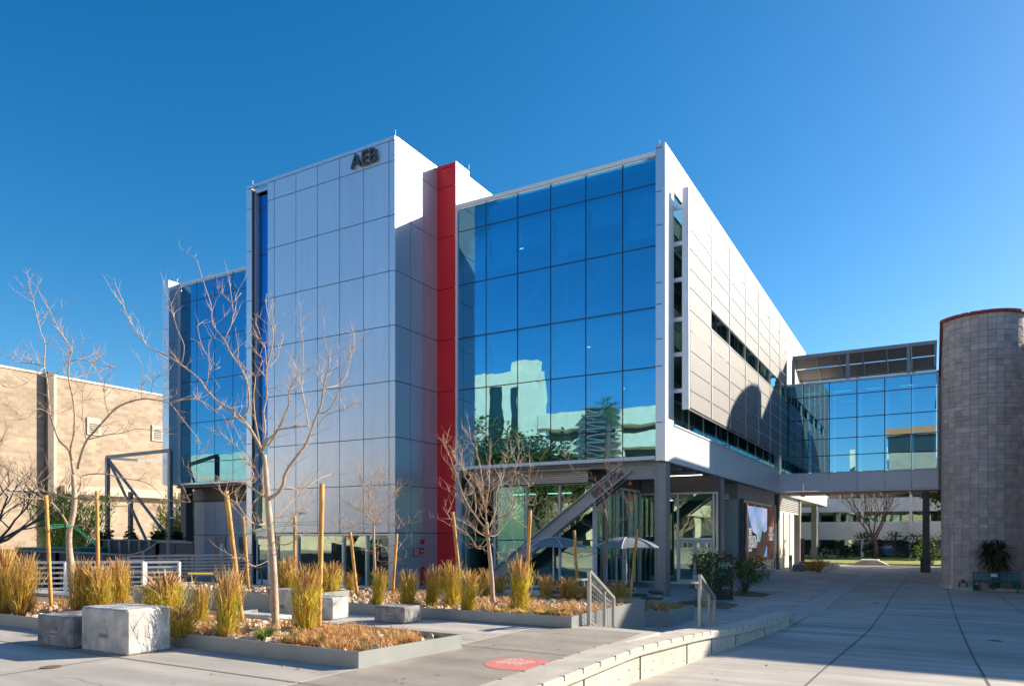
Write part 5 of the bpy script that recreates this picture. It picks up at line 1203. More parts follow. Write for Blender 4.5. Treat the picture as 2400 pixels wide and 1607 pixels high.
# dark fine-twigged tree at the left edge, standing near the gymnasium
def proc_tree(name, label, base, h, r, seed, mt, n=9, spread=.8, tw=1., leafy=None, group=None, trunk_f=.35, tmat=None, depth=3):
    rr = random.Random(seed); T = thing(name, label, 'tree', base, group); b = Vector(base); f = MB()
    th = h*trunk_f; tp = [b+Vector((rr.uniform(-.03, .03)*h*k/3, rr.uniform(-.02, .02)*h*k/3, th*k/3)) for k in range(4)]
    MB().tube(tp, [r, r*.9, r*.8, r*.72], 8).build('trunk', tmat or mt, T, True); f = MB()
    tips = []
    def rec(p, d, L0, rad, dep):
        pts = [p]; q = p; dd = d
        for i in range(4):
            dd = (dd+Vector((rr.uniform(-.25, .25), rr.uniform(-.25, .25), rr.uniform(-.08, .2)))).normalized(); q = q+dd*L0/4; pts.append(q)
        f.tube(pts, [rad*(1-.5*i/4) for i in range(5)], 5 if rad > .03 else 3, False); tips.append(pts[-1]); tips.append(pts[2])
        if dep:
            for k in range(rr.randint(3, 4)):
                s = Vector((rr.uniform(-1, 1), rr.uniform(-1, 1), rr.uniform(-.35, .8))).normalized(); rec(pts[rr.randint(2, 4)], (dd+s*spread).normalized(), L0*rr.uniform(.5, .75), rad*.5, dep-1)
    for k in range(n):
        a = 6.283*k/n+rr.uniform(-.3, .3); rec(tp[-1]-Vector((0, 0, rr.uniform(0, th*.3))), Vector((math.cos(a)*spread, math.sin(a)*spread, rr.uniform(.3, 1.1))).normalized(), h*(1-trunk_f)*.5, r*.45, depth)
    if leafy:
        lf = MB(); n_l, s_l, cols, sp = leafy
        for k in range(n_l):
            c = rr.choice(tips); p = c+Vector((rr.gauss(0, sp), rr.gauss(0, sp), rr.gauss(0, sp*.8))); s = s_l*rr.uniform(.6, 1.3)
            a = Vector((rr.uniform(-1, 1), rr.uniform(-1, 1), rr.uniform(-.6, .6))).normalized()*s; bb = Vector((rr.uniform(-1, 1), rr.uniform(-1, 1), rr.uniform(-1, 1))).normalized()*s*.45
            lf.face([p-a*.5, p+bb, p+a, p-bb], rr.choice(cols))
        f.build('branches', mt, T); lf.build('crown', M['leaf'], T)
    else: f.build('crown', mt, T)
    return T
q = at(30, -25); proc_tree('bare_tree', 'dark fine twigged bare tree at the left edge in front of the block gymnasium', (q.x, q.y, 0), 7.6, .14, 51, M['barkd'], 9, .9, depth=4)
q = at(52, -90); proc_tree('bare_tree', 'dark bare shrub casting twig shadows on the gymnasium wall', (q.x, q.y, 0), 4, .1, 52, M['barkd'], 7, 1., depth=3)
# feathery green desert trees by the gymnasium
def feather_bush(label, u, t, h, w_, seed, group):
    rr = random.Random(seed); q = at(t, u); T = thing('desert_bush', label, 'bush', (q.x, q.y, 0), group); st_ = MB(); lf = MB()
    for k in range(60):
        a = rr.uniform(0, 6.28); out = w_*.5*rr.uniform(.1, 1.); hh = h*rr.uniform(.5, 1.05); pts = []
        for i in range(6):
            t_ = i/5; pts.append(Vector((q.x+math.cos(a)*out*t_**.9+rr.uniform(-.05, .05), q.y+math.sin(a)*out*t_**.9+rr.uniform(-.05, .05), hh*t_**.8)))
        st_.tube(pts, [.035*(1-.8*i/5) for i in range(6)], 3, False)
        for j in range(100):
            i = rr.randint(2, 5); p = pts[i]+Vector((rr.gauss(0, .22), rr.gauss(0, .22), rr.gauss(0, .2))); d = Vector((math.cos(a)*.4+rr.uniform(-.6, .6), math.sin(a)*.4+rr.uniform(-.6, .6), rr.uniform(.2, 1.))).normalized()*rr.uniform(.2, .45)
            s = Vector((rr.uniform(-1, 1), rr.uniform(-1, 1), 0)).normalized()*.032; lf.face([p-s, p+d*.5-s, p+d, p+s], rr.choice([(.50, .60, .06), (.62, .66, .10), (.34, .44, .05), (.70, .66, .14)]))
    st_.build('stems', M['barkd'], T); lf.build('crown', M['leaf'], T)
feather_bush('feathery yellow green bush behind the left tree, against the block gymnasium', 165, 43, 4.6, 4.6, 61, 'feathery bushes by the gymnasium')
feather_bush('feathery bush seen between the steel frame post and the wing columns', 425, 50, 4.9, 3.2, 62, 'feathery bushes by the gymnasium')
# rounded dark shrubs above the far fence
def shrub(name, label, base, w_, h, seed, cols, n=500, leaf=.07, group=None, stems=7, cat='shrub', lo=.15):
    rr = random.Random(seed); b = Vector(base); T = thing(name, label, cat, base, group); lf = MB(); st_ = MB(); cl = []
    for k in range(stems*3):
        a = rr.uniform(0, 6.28); o = w_*.5*math.sqrt(rr.random())*.85; z = h*rr.uniform(lo+.1, .95); zz_ = z/h; o *= math.sin(min(1, .35+zz_*.9)*math.pi*.75)+.15; cl.append(b+Vector((math.cos(a)*o, math.sin(a)*o, z)))
        st_.tube([b+Vector((rr.uniform(-.05, .05), rr.uniform(-.05, .05), 0)), b.lerp(cl[-1], .5)+Vector((0, 0, .06*h)), cl[-1]], [.016, .011, .005], 4, False)
    for k in range(n):
        c = rr.choice(cl); p = c+Vector((rr.gauss(0, w_*.08), rr.gauss(0, w_*.08), rr.gauss(0, h*.07))); s = leaf*rr.uniform(.6, 1.3)
        a = Vector((rr.uniform(-1, 1), rr.uniform(-1, 1), rr.uniform(-.5, .7))).normalized()*s; bb = a.cross(Vector((rr.uniform(-1, 1), rr.uniform(-1, 1), rr.uniform(-1, 1)))).normalized()*s*.42
        lf.face([p-a*.6, p+bb, p+a*.8, p-bb], rr.choice(cols))
    st_.build('stems', M['barkd'], T); lf.build('foliage', M['leaf'], T); return T
GD = [(.03, .06, .015), (.05, .09, .02), (.08, .12, .03), (.02, .04, .01)]
for k, (u, lb) in enumerate(((245, 'dark round shrub on the fence top at its scooped left end'), (305, 'dark round shrub on the fence line below the short steel post'), (368, 'dark round shrub left of the right steel post'), (413, 'dark round shrub between the steel post and the wing column'))):
    q = at(41, u); shrub('round_shrub', lb, (q.x, q.y, 0), .95, 2.75, 70+k, GD, 500, .16, 'dark shrubs behind the yard fence', lo=.5)
GS = [(.10, .17, .025), (.15, .22, .035), (.20, .27, .05), (.06, .11, .02)]
p = onZ(.03, 1664, 1405); shrub('leafy_shrub', 'leafy green shrub in front of the black monument sign', (p.x, p.y, 0), 2.0, 1.85, 80, GS, 2600, .065, 'green shrubs beside the black sign', 12)
p = onZ(.03, 1745, 1388); shrub('leafy_shrub', 'leafy green shrub right of the black monument sign', (p.x, p.y, 0), 2.0, 1.75, 81, GS, 2400, .065, 'green shrubs beside the black sign', 12)
# mulch beds round the shrubs
for pts in (((1690,1388),(1740,1382),(1807,1392),(1790,1399),(1745,1398),(1700,1392)), ((1585,1413),(1625,1406),(1700,1412),(1733,1417),(1705,1428),(1620,1420))):
    f = MB(); f.face([Vector((p.x, p.y, zg(p.x, p.y)+.012)) for p in [onG(*q) for q in pts]][::1]); struct('mulch_bed', f, M['soil'])
cover('dry_grass', [(1.5, -4.2, 3.0, -2.8)], .05, 60, 17, .1, .25, cols=[(.3, .17, .08), (.4, .26, .12), (.12, .16, .04)])
rr = random.Random(55); f = MB()
for k in range(420):
    if k < 260: x, y, z = rr.uniform(-6, 5.4), rr.choice([rr.gauss(-23.2, .25), rr.gauss(-20.8, .25), rr.gauss(-18.75, .2), rr.uniform(-26, -18.7)]), UP+.012
    else: x, y = rr.uniform(6.7, 12), rr.uniform(-22, 5); z = zg(x, y)+.008
    if k < 260 and -23 < y < -21 and x < 4: continue
    a = rr.uniform(0, 6.28); L0 = rr.uniform(.012, .035); d = Vector((math.cos(a), math.sin(a), rr.uniform(-.1, .3)))*L0; q = Vector((-math.sin(a), math.cos(a), rr.uniform(-.2, .4)))*L0*.5; c = Vector((x, y, z))
    f.face([c-d, c-q, c+d, c+q], rr.choice([(.5, .3, .12), (.36, .2, .09), (.62, .45, .2), (.25, .15, .08)]))
tag(f.build('fallen_leaves', M['leaf']), kind='stuff')
upper = True; J = MB(); rr = random.Random(12)
for x, y, a, n_ in ((1.2, -25, .3, 14), (4.4, -22.4, 1.2, 9), (-2.5, -25.5, -.4, 12)):
    P_ = [Vector((x, y, 0))]
    for k in range(n_): a += rr.uniform(-.5, .5); P_.append(P_[-1]+Vector((math.cos(a), math.sin(a), 0))*rr.uniform(.08, .2))
    ribbon(J, P_, .006, .0045)
upper = False
for x, y, a, n_ in ((9.6, -16.5, 1.5, 22), (8.4, -21, .9, 14), (10.6, -12, 1.9, 16)):
    P_ = [Vector((x, y, 0))]
    for k in range(n_): a += rr.uniform(-.4, .4); P_.append(P_[-1]+Vector((math.cos(a), math.sin(a), 0))*rr.uniform(.1, .25))
    ribbon(J, P_, .007, .005)
struct('pavement_cracks', J, M['joint'])
# ================================================================== STAKES AND TIES
STK = [(108,1160,120,1430,13.7,'leftmost wooden stake, leaning slightly beside the left tree'), (227,1150,231,1420,14.5,'wooden stake right of the left tree'), (530,1150,569,1470,11.2,'thick wooden stake leaning left of the tallest tree'),
 (755,1133,747,1496,10.7,'tall wooden stake standing nearest the camera right of the tallest tree'), (570,1210,583,1388,16.2,'thin wooden stake behind the leaning one'), (691,1206,690,1400,16.2,'thin wooden stake between the tallest tree and the nearest stake'),
 (821,1247,837,1395,17,'wooden stake in front of the tower windows'), (930,1250,920,1390,17,'short wooden stake at the tower corner'), (1061,1199,1082,1400,15.2,'wooden stake leaning in front of the red stripe'),
 (1243,1195,1232,1420,15.0,'wooden stake right of the bushy middle tree'), (1346,1242,1356,1425,17.2,'wooden stake left of the stair rail'), (1494,1240,1474,1432,18.2,'wooden stake leaning right in front of the right umbrella')]
for u0, v0, u1, v1, t, lb in STK:
    a = at(t, u1, v1); b = at(t, u0, v0); f = MB(); n = 8
    f.tube([a.lerp(b, k/n)+Vector((math.sin(k*2.1)*.002, 0, 0)) for k in range(n+1)], .037 if t < 12 else .036, 10); o = f.build('wooden_stake', M['wood'], None, True); tag(o, lb, 'stake', 'wooden tree stakes')
def tie(pts, t, lb):
    f = MB(); P_ = [at(tt, u, v) for u, v, tt in pts]
    for off in (0, .02, -.015): f.tube([p+Vector((0, .01, off*(1+i % 2))) for i, p in enumerate(P_)], .004, 4, False)
    tag(f.build('tree_tie', M['tie']), lb, 'tie', 'green tree ties')
tie([(110,1235,13.7),(125,1233,13.9),(162,1231,14.5),(175,1235,14.6),(200,1256,14.55),(226,1276,14.5)], 0, 'green tie from the leftmost stake round the left tree')
tie([(536,1258,11.2),(570,1250,11.1),(625,1237,10.85),(640,1229,10.7),(700,1227,10.7),(750,1226,10.7)], 0, 'green tie between the leaning stake and the nearest stake')
tie([(576,1250,16.2),(640,1248,16.2),(690,1250,16.2)], 0, 'faint green tie between the two thin stakes')
tie([(1066,1262,15.2),(1110,1263,15),(1145,1264,14.9),(1200,1263,14.9),(1240,1262,15)], 0, 'green tie through the bushy middle tree')
tie([(1348,1280,17.2),(1400,1282,17.4),(1420,1282,17.6),(1488,1280,18.2)], 0, 'green tie at the slim shaded tree')
tie([(825,1278,17),(876,1276,17.4),(926,1279,17)], 0, 'green tie at the small round headed tree')
# ================================================================== STAIR RAILS
def stair_rail(label, bx_, by_, z0, hgt=.93):
    T = thing('stair_rail', label, 'railing', (bx_, by_, z0), 'galvanised stair guard rails')
    dx, dy, dz = .0, 1.0, -.62      # descends towards the building
    n = Vector((0.02, 1, 0)).normalized(); H_ = hgt; L_ = 1.05; drop = .42*L_
    a = Vector((bx_, by_, z0)); b = a+n*L_; b.z = z0-drop
    def bar(p, q, w_=.05, h_=.05): return MB().beam(p, q, w_, h_)
    bar(a, a+Vector((0, 0, H_)), .055, .06).build('post', M['rail'], T); bar(b-Vector((0, 0, .1)), b+Vector((0, 0, H_-.1)), .055, .06).build('post', M['rail'], T)
    m_ = a.lerp(b, .62); bar(m_, m_+Vector((0, 0, H_-.12)), .04, .04).build('post', M['rail'], T)
    bar(a+Vector((0, 0, H_)), b+Vector((0, 0, H_-.1)), .06, .05).build('top_rail', M['rail'], T)
    bar(a+Vector((0, 0, .08)), b+Vector((0, 0, .08)), .04, .04).build('bottom_rail', M['rail'], T)
    f = MB(); f.beam(a+Vector((-.04, -.3, H_-.14)), a+Vector((-.04, .05, H_-.14)), .09, .03); f.beam(a+Vector((-.04, .0, H_-.14)), b+Vector((-.04, 0, H_-.22)), .04, .04); f.tube([a+Vector((-.04, -.12, H_-.15)), a+Vector((-.04, -.1, H_-.25)), a+Vector((-.04, 0, H_-.25))], .012, 5); f.build('hand_rail', M['rail'], T)
    f = MB()
    for k in range(1, 12):
        t = k/12; p = a.lerp(b, t); f.tube([p+Vector((0, 0, .1)), p+Vector((0, 0, H_-.12))], .004, 4, False)
    for k in range(1, 10):
        h = .1+(H_-.22)*k/9.; f.tube([a+Vector((0, 0, h)), b+Vector((0, 0, h))], .004, 4, False)
    f.build('wire_mesh', M['rail'], T)
    return T
stair_rail('left galvanised stair rail with wire mesh at the end of the middle planter', 4.44, -17.98, UP)
stair_rail('right galvanised stair rail with wire mesh behind the seat wall', 5.64, -15.45, .83, .99)
# ================================================================== TABLES AND UMBRELLAS
def umbrella(label, c, rot, R0=1.3):
    T = thing('patio_umbrella', label, 'umbrella', (c.x, c.y, 0), 'mesh umbrellas over the picnic tables'); ztop, zed = 2.47, 2.08
    MB().tube([(c.x, c.y, 0.1), (c.x, c.y, ztop)], .03, 8).build('pole', M['pipe'], T)
    f = MB(); rib = MB(); n = 6; N = 8
    def pt(a, t): # dome profile
        return Vector((c.x+math.cos(a)*R0*t, c.y+math.sin(a)*R0*t, zed+(ztop-zed)*(1-t**2.2)))
    for k in range(n):
        a0 = rot+6.2832*k/n; a1 = rot+6.2832*(k+1)/n
        rows = []
        for i in range(N+1):
            t = i/N; row = []
            for j in range(7):
                s = j/6; p = pt(a0, t).lerp(pt(a1, t), s); p.z -= .09*t*math.sin(s*math.pi)*0; e = math.sin(s*math.pi)*.10*t*t; p.x += (c.x-p.x)*e; p.y += (c.y-p.y)*e; p.z += math.sin(s*math.pi)*.05*t
                row.append(f.vert(p))
            rows.append(row)
        for i in range(N):
            for j in range(6): f.f.append([rows[i][j], rows[i+1][j], rows[i+1][j+1], rows[i][j+1]])
        rib.tube([pt(a0, i/N)+Vector((0, 0, .012)) for i in range(N+1)], .024, 6)
        rib.tube([Vector((c.x, c.y, 2.1)), pt(a0, .55)], .01, 4)
    f.build('canopy', M['canvas'], T, True); rib.build('ribs', M['alu'], T)
def picnic(label, c, rot):
    T = thing('picnic_table', label, 'table', (c.x, c.y, 0), 'dark picnic tables on the lower plaza'); cs, sn = math.cos(rot), math.sin(rot)
    def W(x, y, z): return Vector((c.x+x*cs-y*sn, c.y+x*sn+y*cs, z))
    def slab(x0, y0, x1, y1, z0, z1): return MB().prism([W(x0, y0, 0), W(x1, y0, 0), W(x1, y1, 0), W(x0, y1, 0)], z0, z1)
    slab(-.72, -.72, .72, .72, .66, .77).build('table_top', M['tabletop'], T)
    slab(-.12, -.12, .12, .12, 0, .72).build('leg', M['rail'], T)
    for dx, dy in ((1, 0), (-1, 0), (0, 1), (0, -1)):
        lx, ly = (.17, .5) if dx else (.5, .17)
        o = slab(dx*1.1-lx, dy*1.1-ly, dx*1.1+lx, dy*1.1+ly, .38, .47).build('seat', M['tabletop'], T)
        for s in (-1, 1):
            ex_, ey_ = (0, s*.36) if dx else (s*.36, 0); slab(dx*1.1+ex_-.09, dy*1.1+ey_-.03, dx*1.1+ex_+.09, dy*1.1+ey_+.03, 0, .43).build('seat_leg', M['rail'], o)
c1 = at(28.5, 1297); c1.z = 0; c2 = at(27.2, 1468); c2.z = 0
umbrella('grey mesh umbrella over the left picnic table, its top catching the sun', c1, .2); umbrella('grey mesh umbrella over the right picnic table beside the corner column', c2, .75)
picnic('dark picnic table under the left umbrella', c1, .3); picnic('dark picnic table under the right umbrella', c2, .55)
BN = thing('bench', 'small dark backless bench in front of the corner column', 'bench', tuple(at(24.4, 1528)[:2])+(0,))
q = at(24.4, 1528); MB().prism([(q.x-.33, q.y-.2), (q.x+.33, q.y-.12), (q.x+.33, q.y+.2), (q.x-.33, q.y+.12)], .43, .48).build('seat', M['tabletop'], BN)
for s in (-.2, .2): MB().box(q.x+s-.03, q.y-.1, .0, q.x+s+.05, q.y+.1, .43).build('leg', M['rail'], BN)
# ================================================================== MONUMENT SIGN
p = onG(1700, 1406); zb = zg(p.x, p.y)
MS = thing('monument_sign', 'tall black sign with red AEB tab between two green shrubs', 'sign', (p.x, p.y, zb))
pl = onG(1681.5, 1405); ex = Vector((RT[0], RT[1], 0)); pr_ = pl+ex*((pl-Vector((CX, CY, 0))).dot(Vector((FW[0], FW[1], 0)))*36/FOC); nn_ = Vector((ex.y, -ex.x, 0))
tt = (pl-Vector((CX, CY, 0))); tpl = tt.x*FW[0]+tt.y*FW[1]; top = CH+tpl*(YH-1297)/FOC; Wd = (pr_-pl).length
f = MB(); f.prism([pl, pr_, pr_-nn_*.28, pl-nn_*.28], zb-.02, top); f.build('body', M['black'], MS)
f = MB(); f.prism([pr_+ex*.004, pr_+ex*.03, pr_+ex*.03-nn_*.28, pr_+ex*.004-nn_*.28], zb, top); f.build('red_edge', M['signred'], MS)
f = MB(); o_ = pl+nn_*.012; hh = top-zb
f.prism([pl+ex*.02*Wd+nn_*.002, pl+ex*.46*Wd+nn_*.002, pl+ex*.46*Wd+nn_*.012, pl+ex*.02*Wd+nn_*.012], top-.088*hh, top-.005*hh); f.build('red_tab', M['signred'], MS)
def ms(s, x, z, sz): text(s, sz, MS, 'sign_lettering', M['letterw'], Vector((pl.x, pl.y, 0))+ex*x*Wd+nn_*.016+Vector((0, 0, top-z*hh)), ex, (0, 0, 1), .002, bold=.002)
ms('AEB', .08, .075, .11)
for i, s_ in enumerate(('Advanced', 'Engineering', 'Building')): ms(s_, .06, .22+.045*i, .115)
ms('Entrance', .06, .42, .075); ms('Parking', .06, .46, .075); ms('UNLV', .3, .76, .13)
# ================================================================== FLOOR DECAL, DRAIN, MANHOLE
FD = thing('floor_decal', 'round red floor decal with white lettering cut off by the seat wall', 'decal', (5.0, -22.3, UP))
cxy = (onZ(UP, 1136, 1554)+onZ(UP, 1300, 1551))/2
l_ = onZ(UP, 1136, 1554); c_ = Vector((l_.x+.62, l_.y+.35, UP)); c_ = onZ(UP, 1215, 1555.5)
rad = .405; f = MB(); f.face([(c_.x+rad*math.cos(6.2832*k/40), c_.y+rad*math.sin(6.2832*k/40), UP+.006) for k in range(40) if c_.x+rad*math.cos(6.2832*k/40) < 5.62]); f.build('disc', M['decal'], FD)
ang = R_(29.7+8); e1 = Vector((math.cos(ang), math.sin(ang)*.0+math.sin(ang), 0)); e1 = Vector((.80, .60, 0)); e2 = Vector((-.60, .80, 0))
for s_, sz, k in (('UNLV', .11, .24), ('REGISTRATION', .078, .13), ('FOR SPRING 2021', .078, .045), ('IS OPEN!', .078, -.04), ('unlv.edu', .04, -.11)):
    text(s_, sz, FD, 'decal_lettering', M['decalw'], c_+e2*k*1.0+Vector((-.02, 0, .0075)), e1, e2, .0004, 'CENTER', .8)
p = onZ(UP, 120, 1563); f = MB(); f.tube([(p.x, p.y, UP+.001), (p.x, p.y, UP+.009)], .11, 18); tag(f.build('drain_cover', mat('rusty_grate', (.16, .10, .06), .8, var=.5, vscale=30)), 'small round rusty drain cover on the plaza, lower left', 'drain')
for u, v, lb in ((1990, 1501, 'small dark round cover lying in the patch of light on the walkway'), (2052, 1412, 'small dark utility cover in the shaded walkway')):
    u = 2333 if u == 1990 else u; p = onG(u, v); f = MB(); f.tube([(p.x, p.y, zg(p.x, p.y)), (p.x, p.y, zg(p.x, p.y)+.008)], .12, 16); tag(f.build('utility_cover', M['joint']), lb, 'cover')
# ================================================================== RIGHT SIDE STREET FURNITURE
BE = thing('park_bench', 'teal slatted metal bench in front of the curved block tower', 'bench', (12, 9.2, 0))
pa, pb_ = onZ(0, 2278, 1385), onZ(0, 2389, 1389); pa.z = pb_.z = 0; ex = (pb_-pa).normalized(); en = Vector((-ex.y, ex.x, 0)); Lb = (pb_-pa).length
f = MB()
for k in range(27):
    q = pa+ex*(Lb*(k+.5)/27); f.beam(q+en*.42+Vector((0, 0, .45)), q+en*.55+Vector((0, 0, .88)), .04, .015, en)
f.build('backrest', M['bench'], BE)
f = MB()
for k in range(27):
    q = pa+ex*(Lb*(k+.5)/27); f.beam(q+Vector((0, 0, .44)), q+en*.42+Vector((0, 0, .44)), .04, .015)
f.build('seat', M['bench'], BE)
f = MB()
for z, o in ((.86, .55), (.5, .44), (.44, .0)): f.tube([pa+en*o+Vector((0, 0, z)), pb_+en*o+Vector((0, 0, z))], .022, 6)
f.build('frame', M['bench'], BE)
for k in (0, 1):
    q = pa+ex*Lb*(.03+.94*k)
    for o in (.05, .5): MB().beam(q+en*o, q+en*o+Vector((0, 0, .46)), .05, .05).build('leg', M['bench'], BE)
q = pa+ex*Lb*.48+en*.5+Vector((0, 0, .74)); MB().beam(q-ex*.12-en*.05, q+ex*.12-en*.05, .02, .14).build('plaque', M['pipe'], BE)
def yucca(label, c, h, n, seed, L0=.7, cat='plant'):
    rr = random.Random(seed); T = thing('yucca_plant', label, cat, tuple(c)); f = MB(); st_ = MB(); c = Vector(c)
    heads = [c+Vector((rr.uniform(-.45, .45)*h*.4, rr.uniform(-.2, .2), h*rr.uniform(.5, .88))) for _ in range(6)]
    for q in heads: st_.tube([c+Vector((rr.uniform(-.1, .1), 0, 0)), c.lerp(q, .5)+Vector((0, 0, .1)), q], [.09, .07, .06], 6)
    for q in heads:
        for k in range(n):
            a = rr.uniform(0, 6.28); e = rr.uniform(-.9, 1.2); d = Vector((math.cos(a)*math.cos(e), math.sin(a)*math.cos(e), math.sin(e))); s = Vector((-math.sin(a), math.cos(a), 0))*.018; m_ = q+d*L0*.55; t = q+d*L0+Vector((0, 0, -.32*L0))
            c_ = rr.choice([(.04, .08, .02), (.07, .12, .03), (.03, .05, .02)]) if e > -.45 else rr.choice([(.32, .22, .1), (.25, .17, .08)])
            f.face([q-s, m_-s*1.2, m_+s*1.2, q+s], c_); f.face([m_-s*1.2, t, m_+s*1.2], c_)
    st_.build('trunk', M['barkd'], T); f.build('leaves', M['leaf'], T)
q = at(33.75, 2333); yucca('tall drooping yucca against the curved wall behind the bench', (q.x, q.y, .05), 2.25, 90, 91, .85)
for k, (u, lb) in enumerate(((2288, 'small spiky agave at the left end of the bench'), (2330, 'small spiky agave under the bench'), (2385, 'small spiky agave at the right end of the bench'))):
    q = at(33.3, u); blade_clump('agave', u, 0, 0, .45, .6, 26, [(.12, .2, .12), (.18, .27, .17)], lb, 'plant', 93+k, t=33.3, wd=.035).location = (q.x, q.y, .05)
VP = thing('valve_pipe', 'small rusty valve pipe at the foot of the curved wall', 'pipe', tuple(at(34., 2257)[:2])+(.05,)); q = at(34., 2257)
f = MB(); f.tube([(q.x-.15, q.y, .05), (q.x-.15, q.y, .35), (q.x+.15, q.y, .35), (q.x+.15, q.y, .05)], .045, 6); f.tube([(q.x, q.y, .35), (q.x, q.y, .48)], .08, 8); f.build('pipe', mat('rust', (.2, .09, .06), .8), VP)
# column base bin under the bridge
LB = thing('litter_bin', 'square dark bin standing behind the bridge column', 'bin', (9, 25.5, 0)); q = onZ(0, 2170, 1350)
MB().bbox(onY(BY+1.6, 2157).x, BY+1.2, 0, onY(BY+1.6, 2181).x, BY+1.9, .98, .03).build('body', mat('bin_dark', (.09, .06, .05), .6), LB)
MB().box(onY(BY+1.6, 2158).x, BY+1.22, .98, onY(BY+1.6, 2180).x, BY+1.88, 1.02).build('lid', M['steeld'], LB)
BO = thing('bollard', 'slim grey post light beside the dark building corner', 'bollard', tuple(onZ(0, 1853, 1338))); q = onZ(0, 1853, 1338)
MB().box(q.x-.1, q.y-.1, 0, q.x+.1, q.y+.1, 1.15).build('post', M['alu'], BO); MB().box(q.x-.04, q.y-.12, .8, q.x+.04, q.y-.1, 1.0).build('panel', M['steeld'], BO)
SG = thing('small_sign', 'small red and white post sign on the sunlit far wall', 'sign', tuple(onZ(0, 1874, 1334))); q = onZ(0, 1874, 1334)
MB().box(q.x-.08, q.y+1, .0, q.x+.02, q.y+1.06, 2.3).build('post', M['signred'], SG); MB().box(q.x+.02, q.y+1, .2, q.x+.2, q.y+1.05, 2.3).build('panel', M['steeld'], SG)
# ================================================================== BACKGROUND BUILDING UNDER THE BRIDGE
WB = thing('office_building', 'white precast building with ribbon windows seen under the footbridge', 'building', (5, 62, 0)); WYb = 61.
def wx_(u): return onY(WYb, u).x
def wz_(v): return onY(WYb, 2000, v).z
x0, x1 = wx_(1840), wx_(2240)
c8 = lambda a, b: (1900+a*.1537, 1150+b*.1537)
MB().box(x0-20, WYb+.6, 0, x1+8, WYb+12, wz_(1120)).build('wall', M['darkwin'], WB)
for va, vb, nm in ((1178, 1199, 'M'), (1222, 1264.5, 'L')):
    MB().box(x0-20, WYb, wz_(vb), x1+8, WYb+.7, wz_(va)).build('spandrel', M['white'], WB)
MB().box(x0-20, WYb+.2, wz_(1178), x1+8, WYb+.7, wz_(1167)).build('spandrel', M['white'], WB)
for u in (1917, 2022, 2135, 2230): MB().box(wx_(u-3.3), WYb-.5, 0, wx_(u+3.3), WYb-.001, wz_(1120)).build('pier', M['white'], WB)
for u in (1970, 1996, 2050, 2080): MB().box(wx_(u-2), WYb-.2, wz_(1178), wx_(u+2), WYb+.1, wz_(1150)).build('pier', M['white'], WB)
for k in range(14): MB().box(x0-5+k*2.6, WYb+.55, wz_(1222), x0-5+k*2.6+2.4, WYb+.59, wz_(1199)).build('window', M['gground'], WB)
for k in range(9): MB().box(x0-5+k*2.2, WYb+.4, .2, x0-5+k*2.2+2.1, WYb+.44, wz_(1264.5)).build('window', M['gground'], WB)
MB().box(wx_(2005), WYb-.05, 0, wx_(2016), WYb+.2, wz_(1275)).build('door', M['darkwin'], WB)
MB().box(wx_(1850), WYb-1.4, 0, wx_(1988), WYb-1.2, wz_(1286)).build('low_wall', M['white'], WB)
MB().box(wx_(1988), WYb-1.4, 0, wx_(1996), WYb-.6, wz_(1292)).build('low_wall', M['white'], WB)
BN2 = thing('banner', 'long blue wall banner with seal, white lettering and flag under the ribbon windows', 'banner', (wx_(2100), WYb-.6, 1))
bz0, bz1 = wz_(1296), wz_(1269); by_ = WYb-.06
MB().box(wx_(2026), by_, bz0, wx_(2215), by_+.03, bz1).build('cloth', M['bluebanner'], BN2)
sc = Vector(onY(by_, 2037, 1281)); r1 = (bz1-bz0)*.42
MB().tube([(sc.x, by_-.005, sc.z), (sc.x, by_-.02, sc.z)], r1, 24).build('seal_ring', M['letterw'], BN2); MB().tube([(sc.x, by_-.02, sc.z), (sc.x, by_-.03, sc.z)], r1*.82, 24).build('seal_disc', M['bluebanner'], BN2)
MB().tube([(sc.x, by_-.03, sc.z-.05), (sc.x, by_-.04, sc.z-.05)], r1*.4, 5).build('seal_emblem', mat('seal_gold', (.5, .4, .2), .6), BN2)
text('AIR FORCE', .45, BN2, 'banner_lettering', M['letterw'], (wx_(2050), by_-.01, wz_(1284)), (1, 0, 0), (0, 0, 1), .004)
text('UNITED STATES', .24, BN2, 'banner_lettering', M['letterw'], (wx_(2053), by_-.01, wz_(1280.5)), (1, 0, 0), (0, 0, 1), .004)
MB().box(wx_(2148), by_-.02, wz_(1286), wx_(2161), by_-.01, wz_(1274)).build('flag', M['letterw'], BN2)
f = MB()
for k in range(4): f.box(wx_(2148), by_-.03, wz_(1286)+.17*k*1.0, wx_(2161), by_-.02, wz_(1286)+.17*k+.09)
f.build('flag_stripes', M['signred'], BN2); MB().box(wx_(2148), by_-.04, wz_(1279), wx_(2153), by_-.03, wz_(1274)).build('flag_canton', M['bluebanner'], BN2)
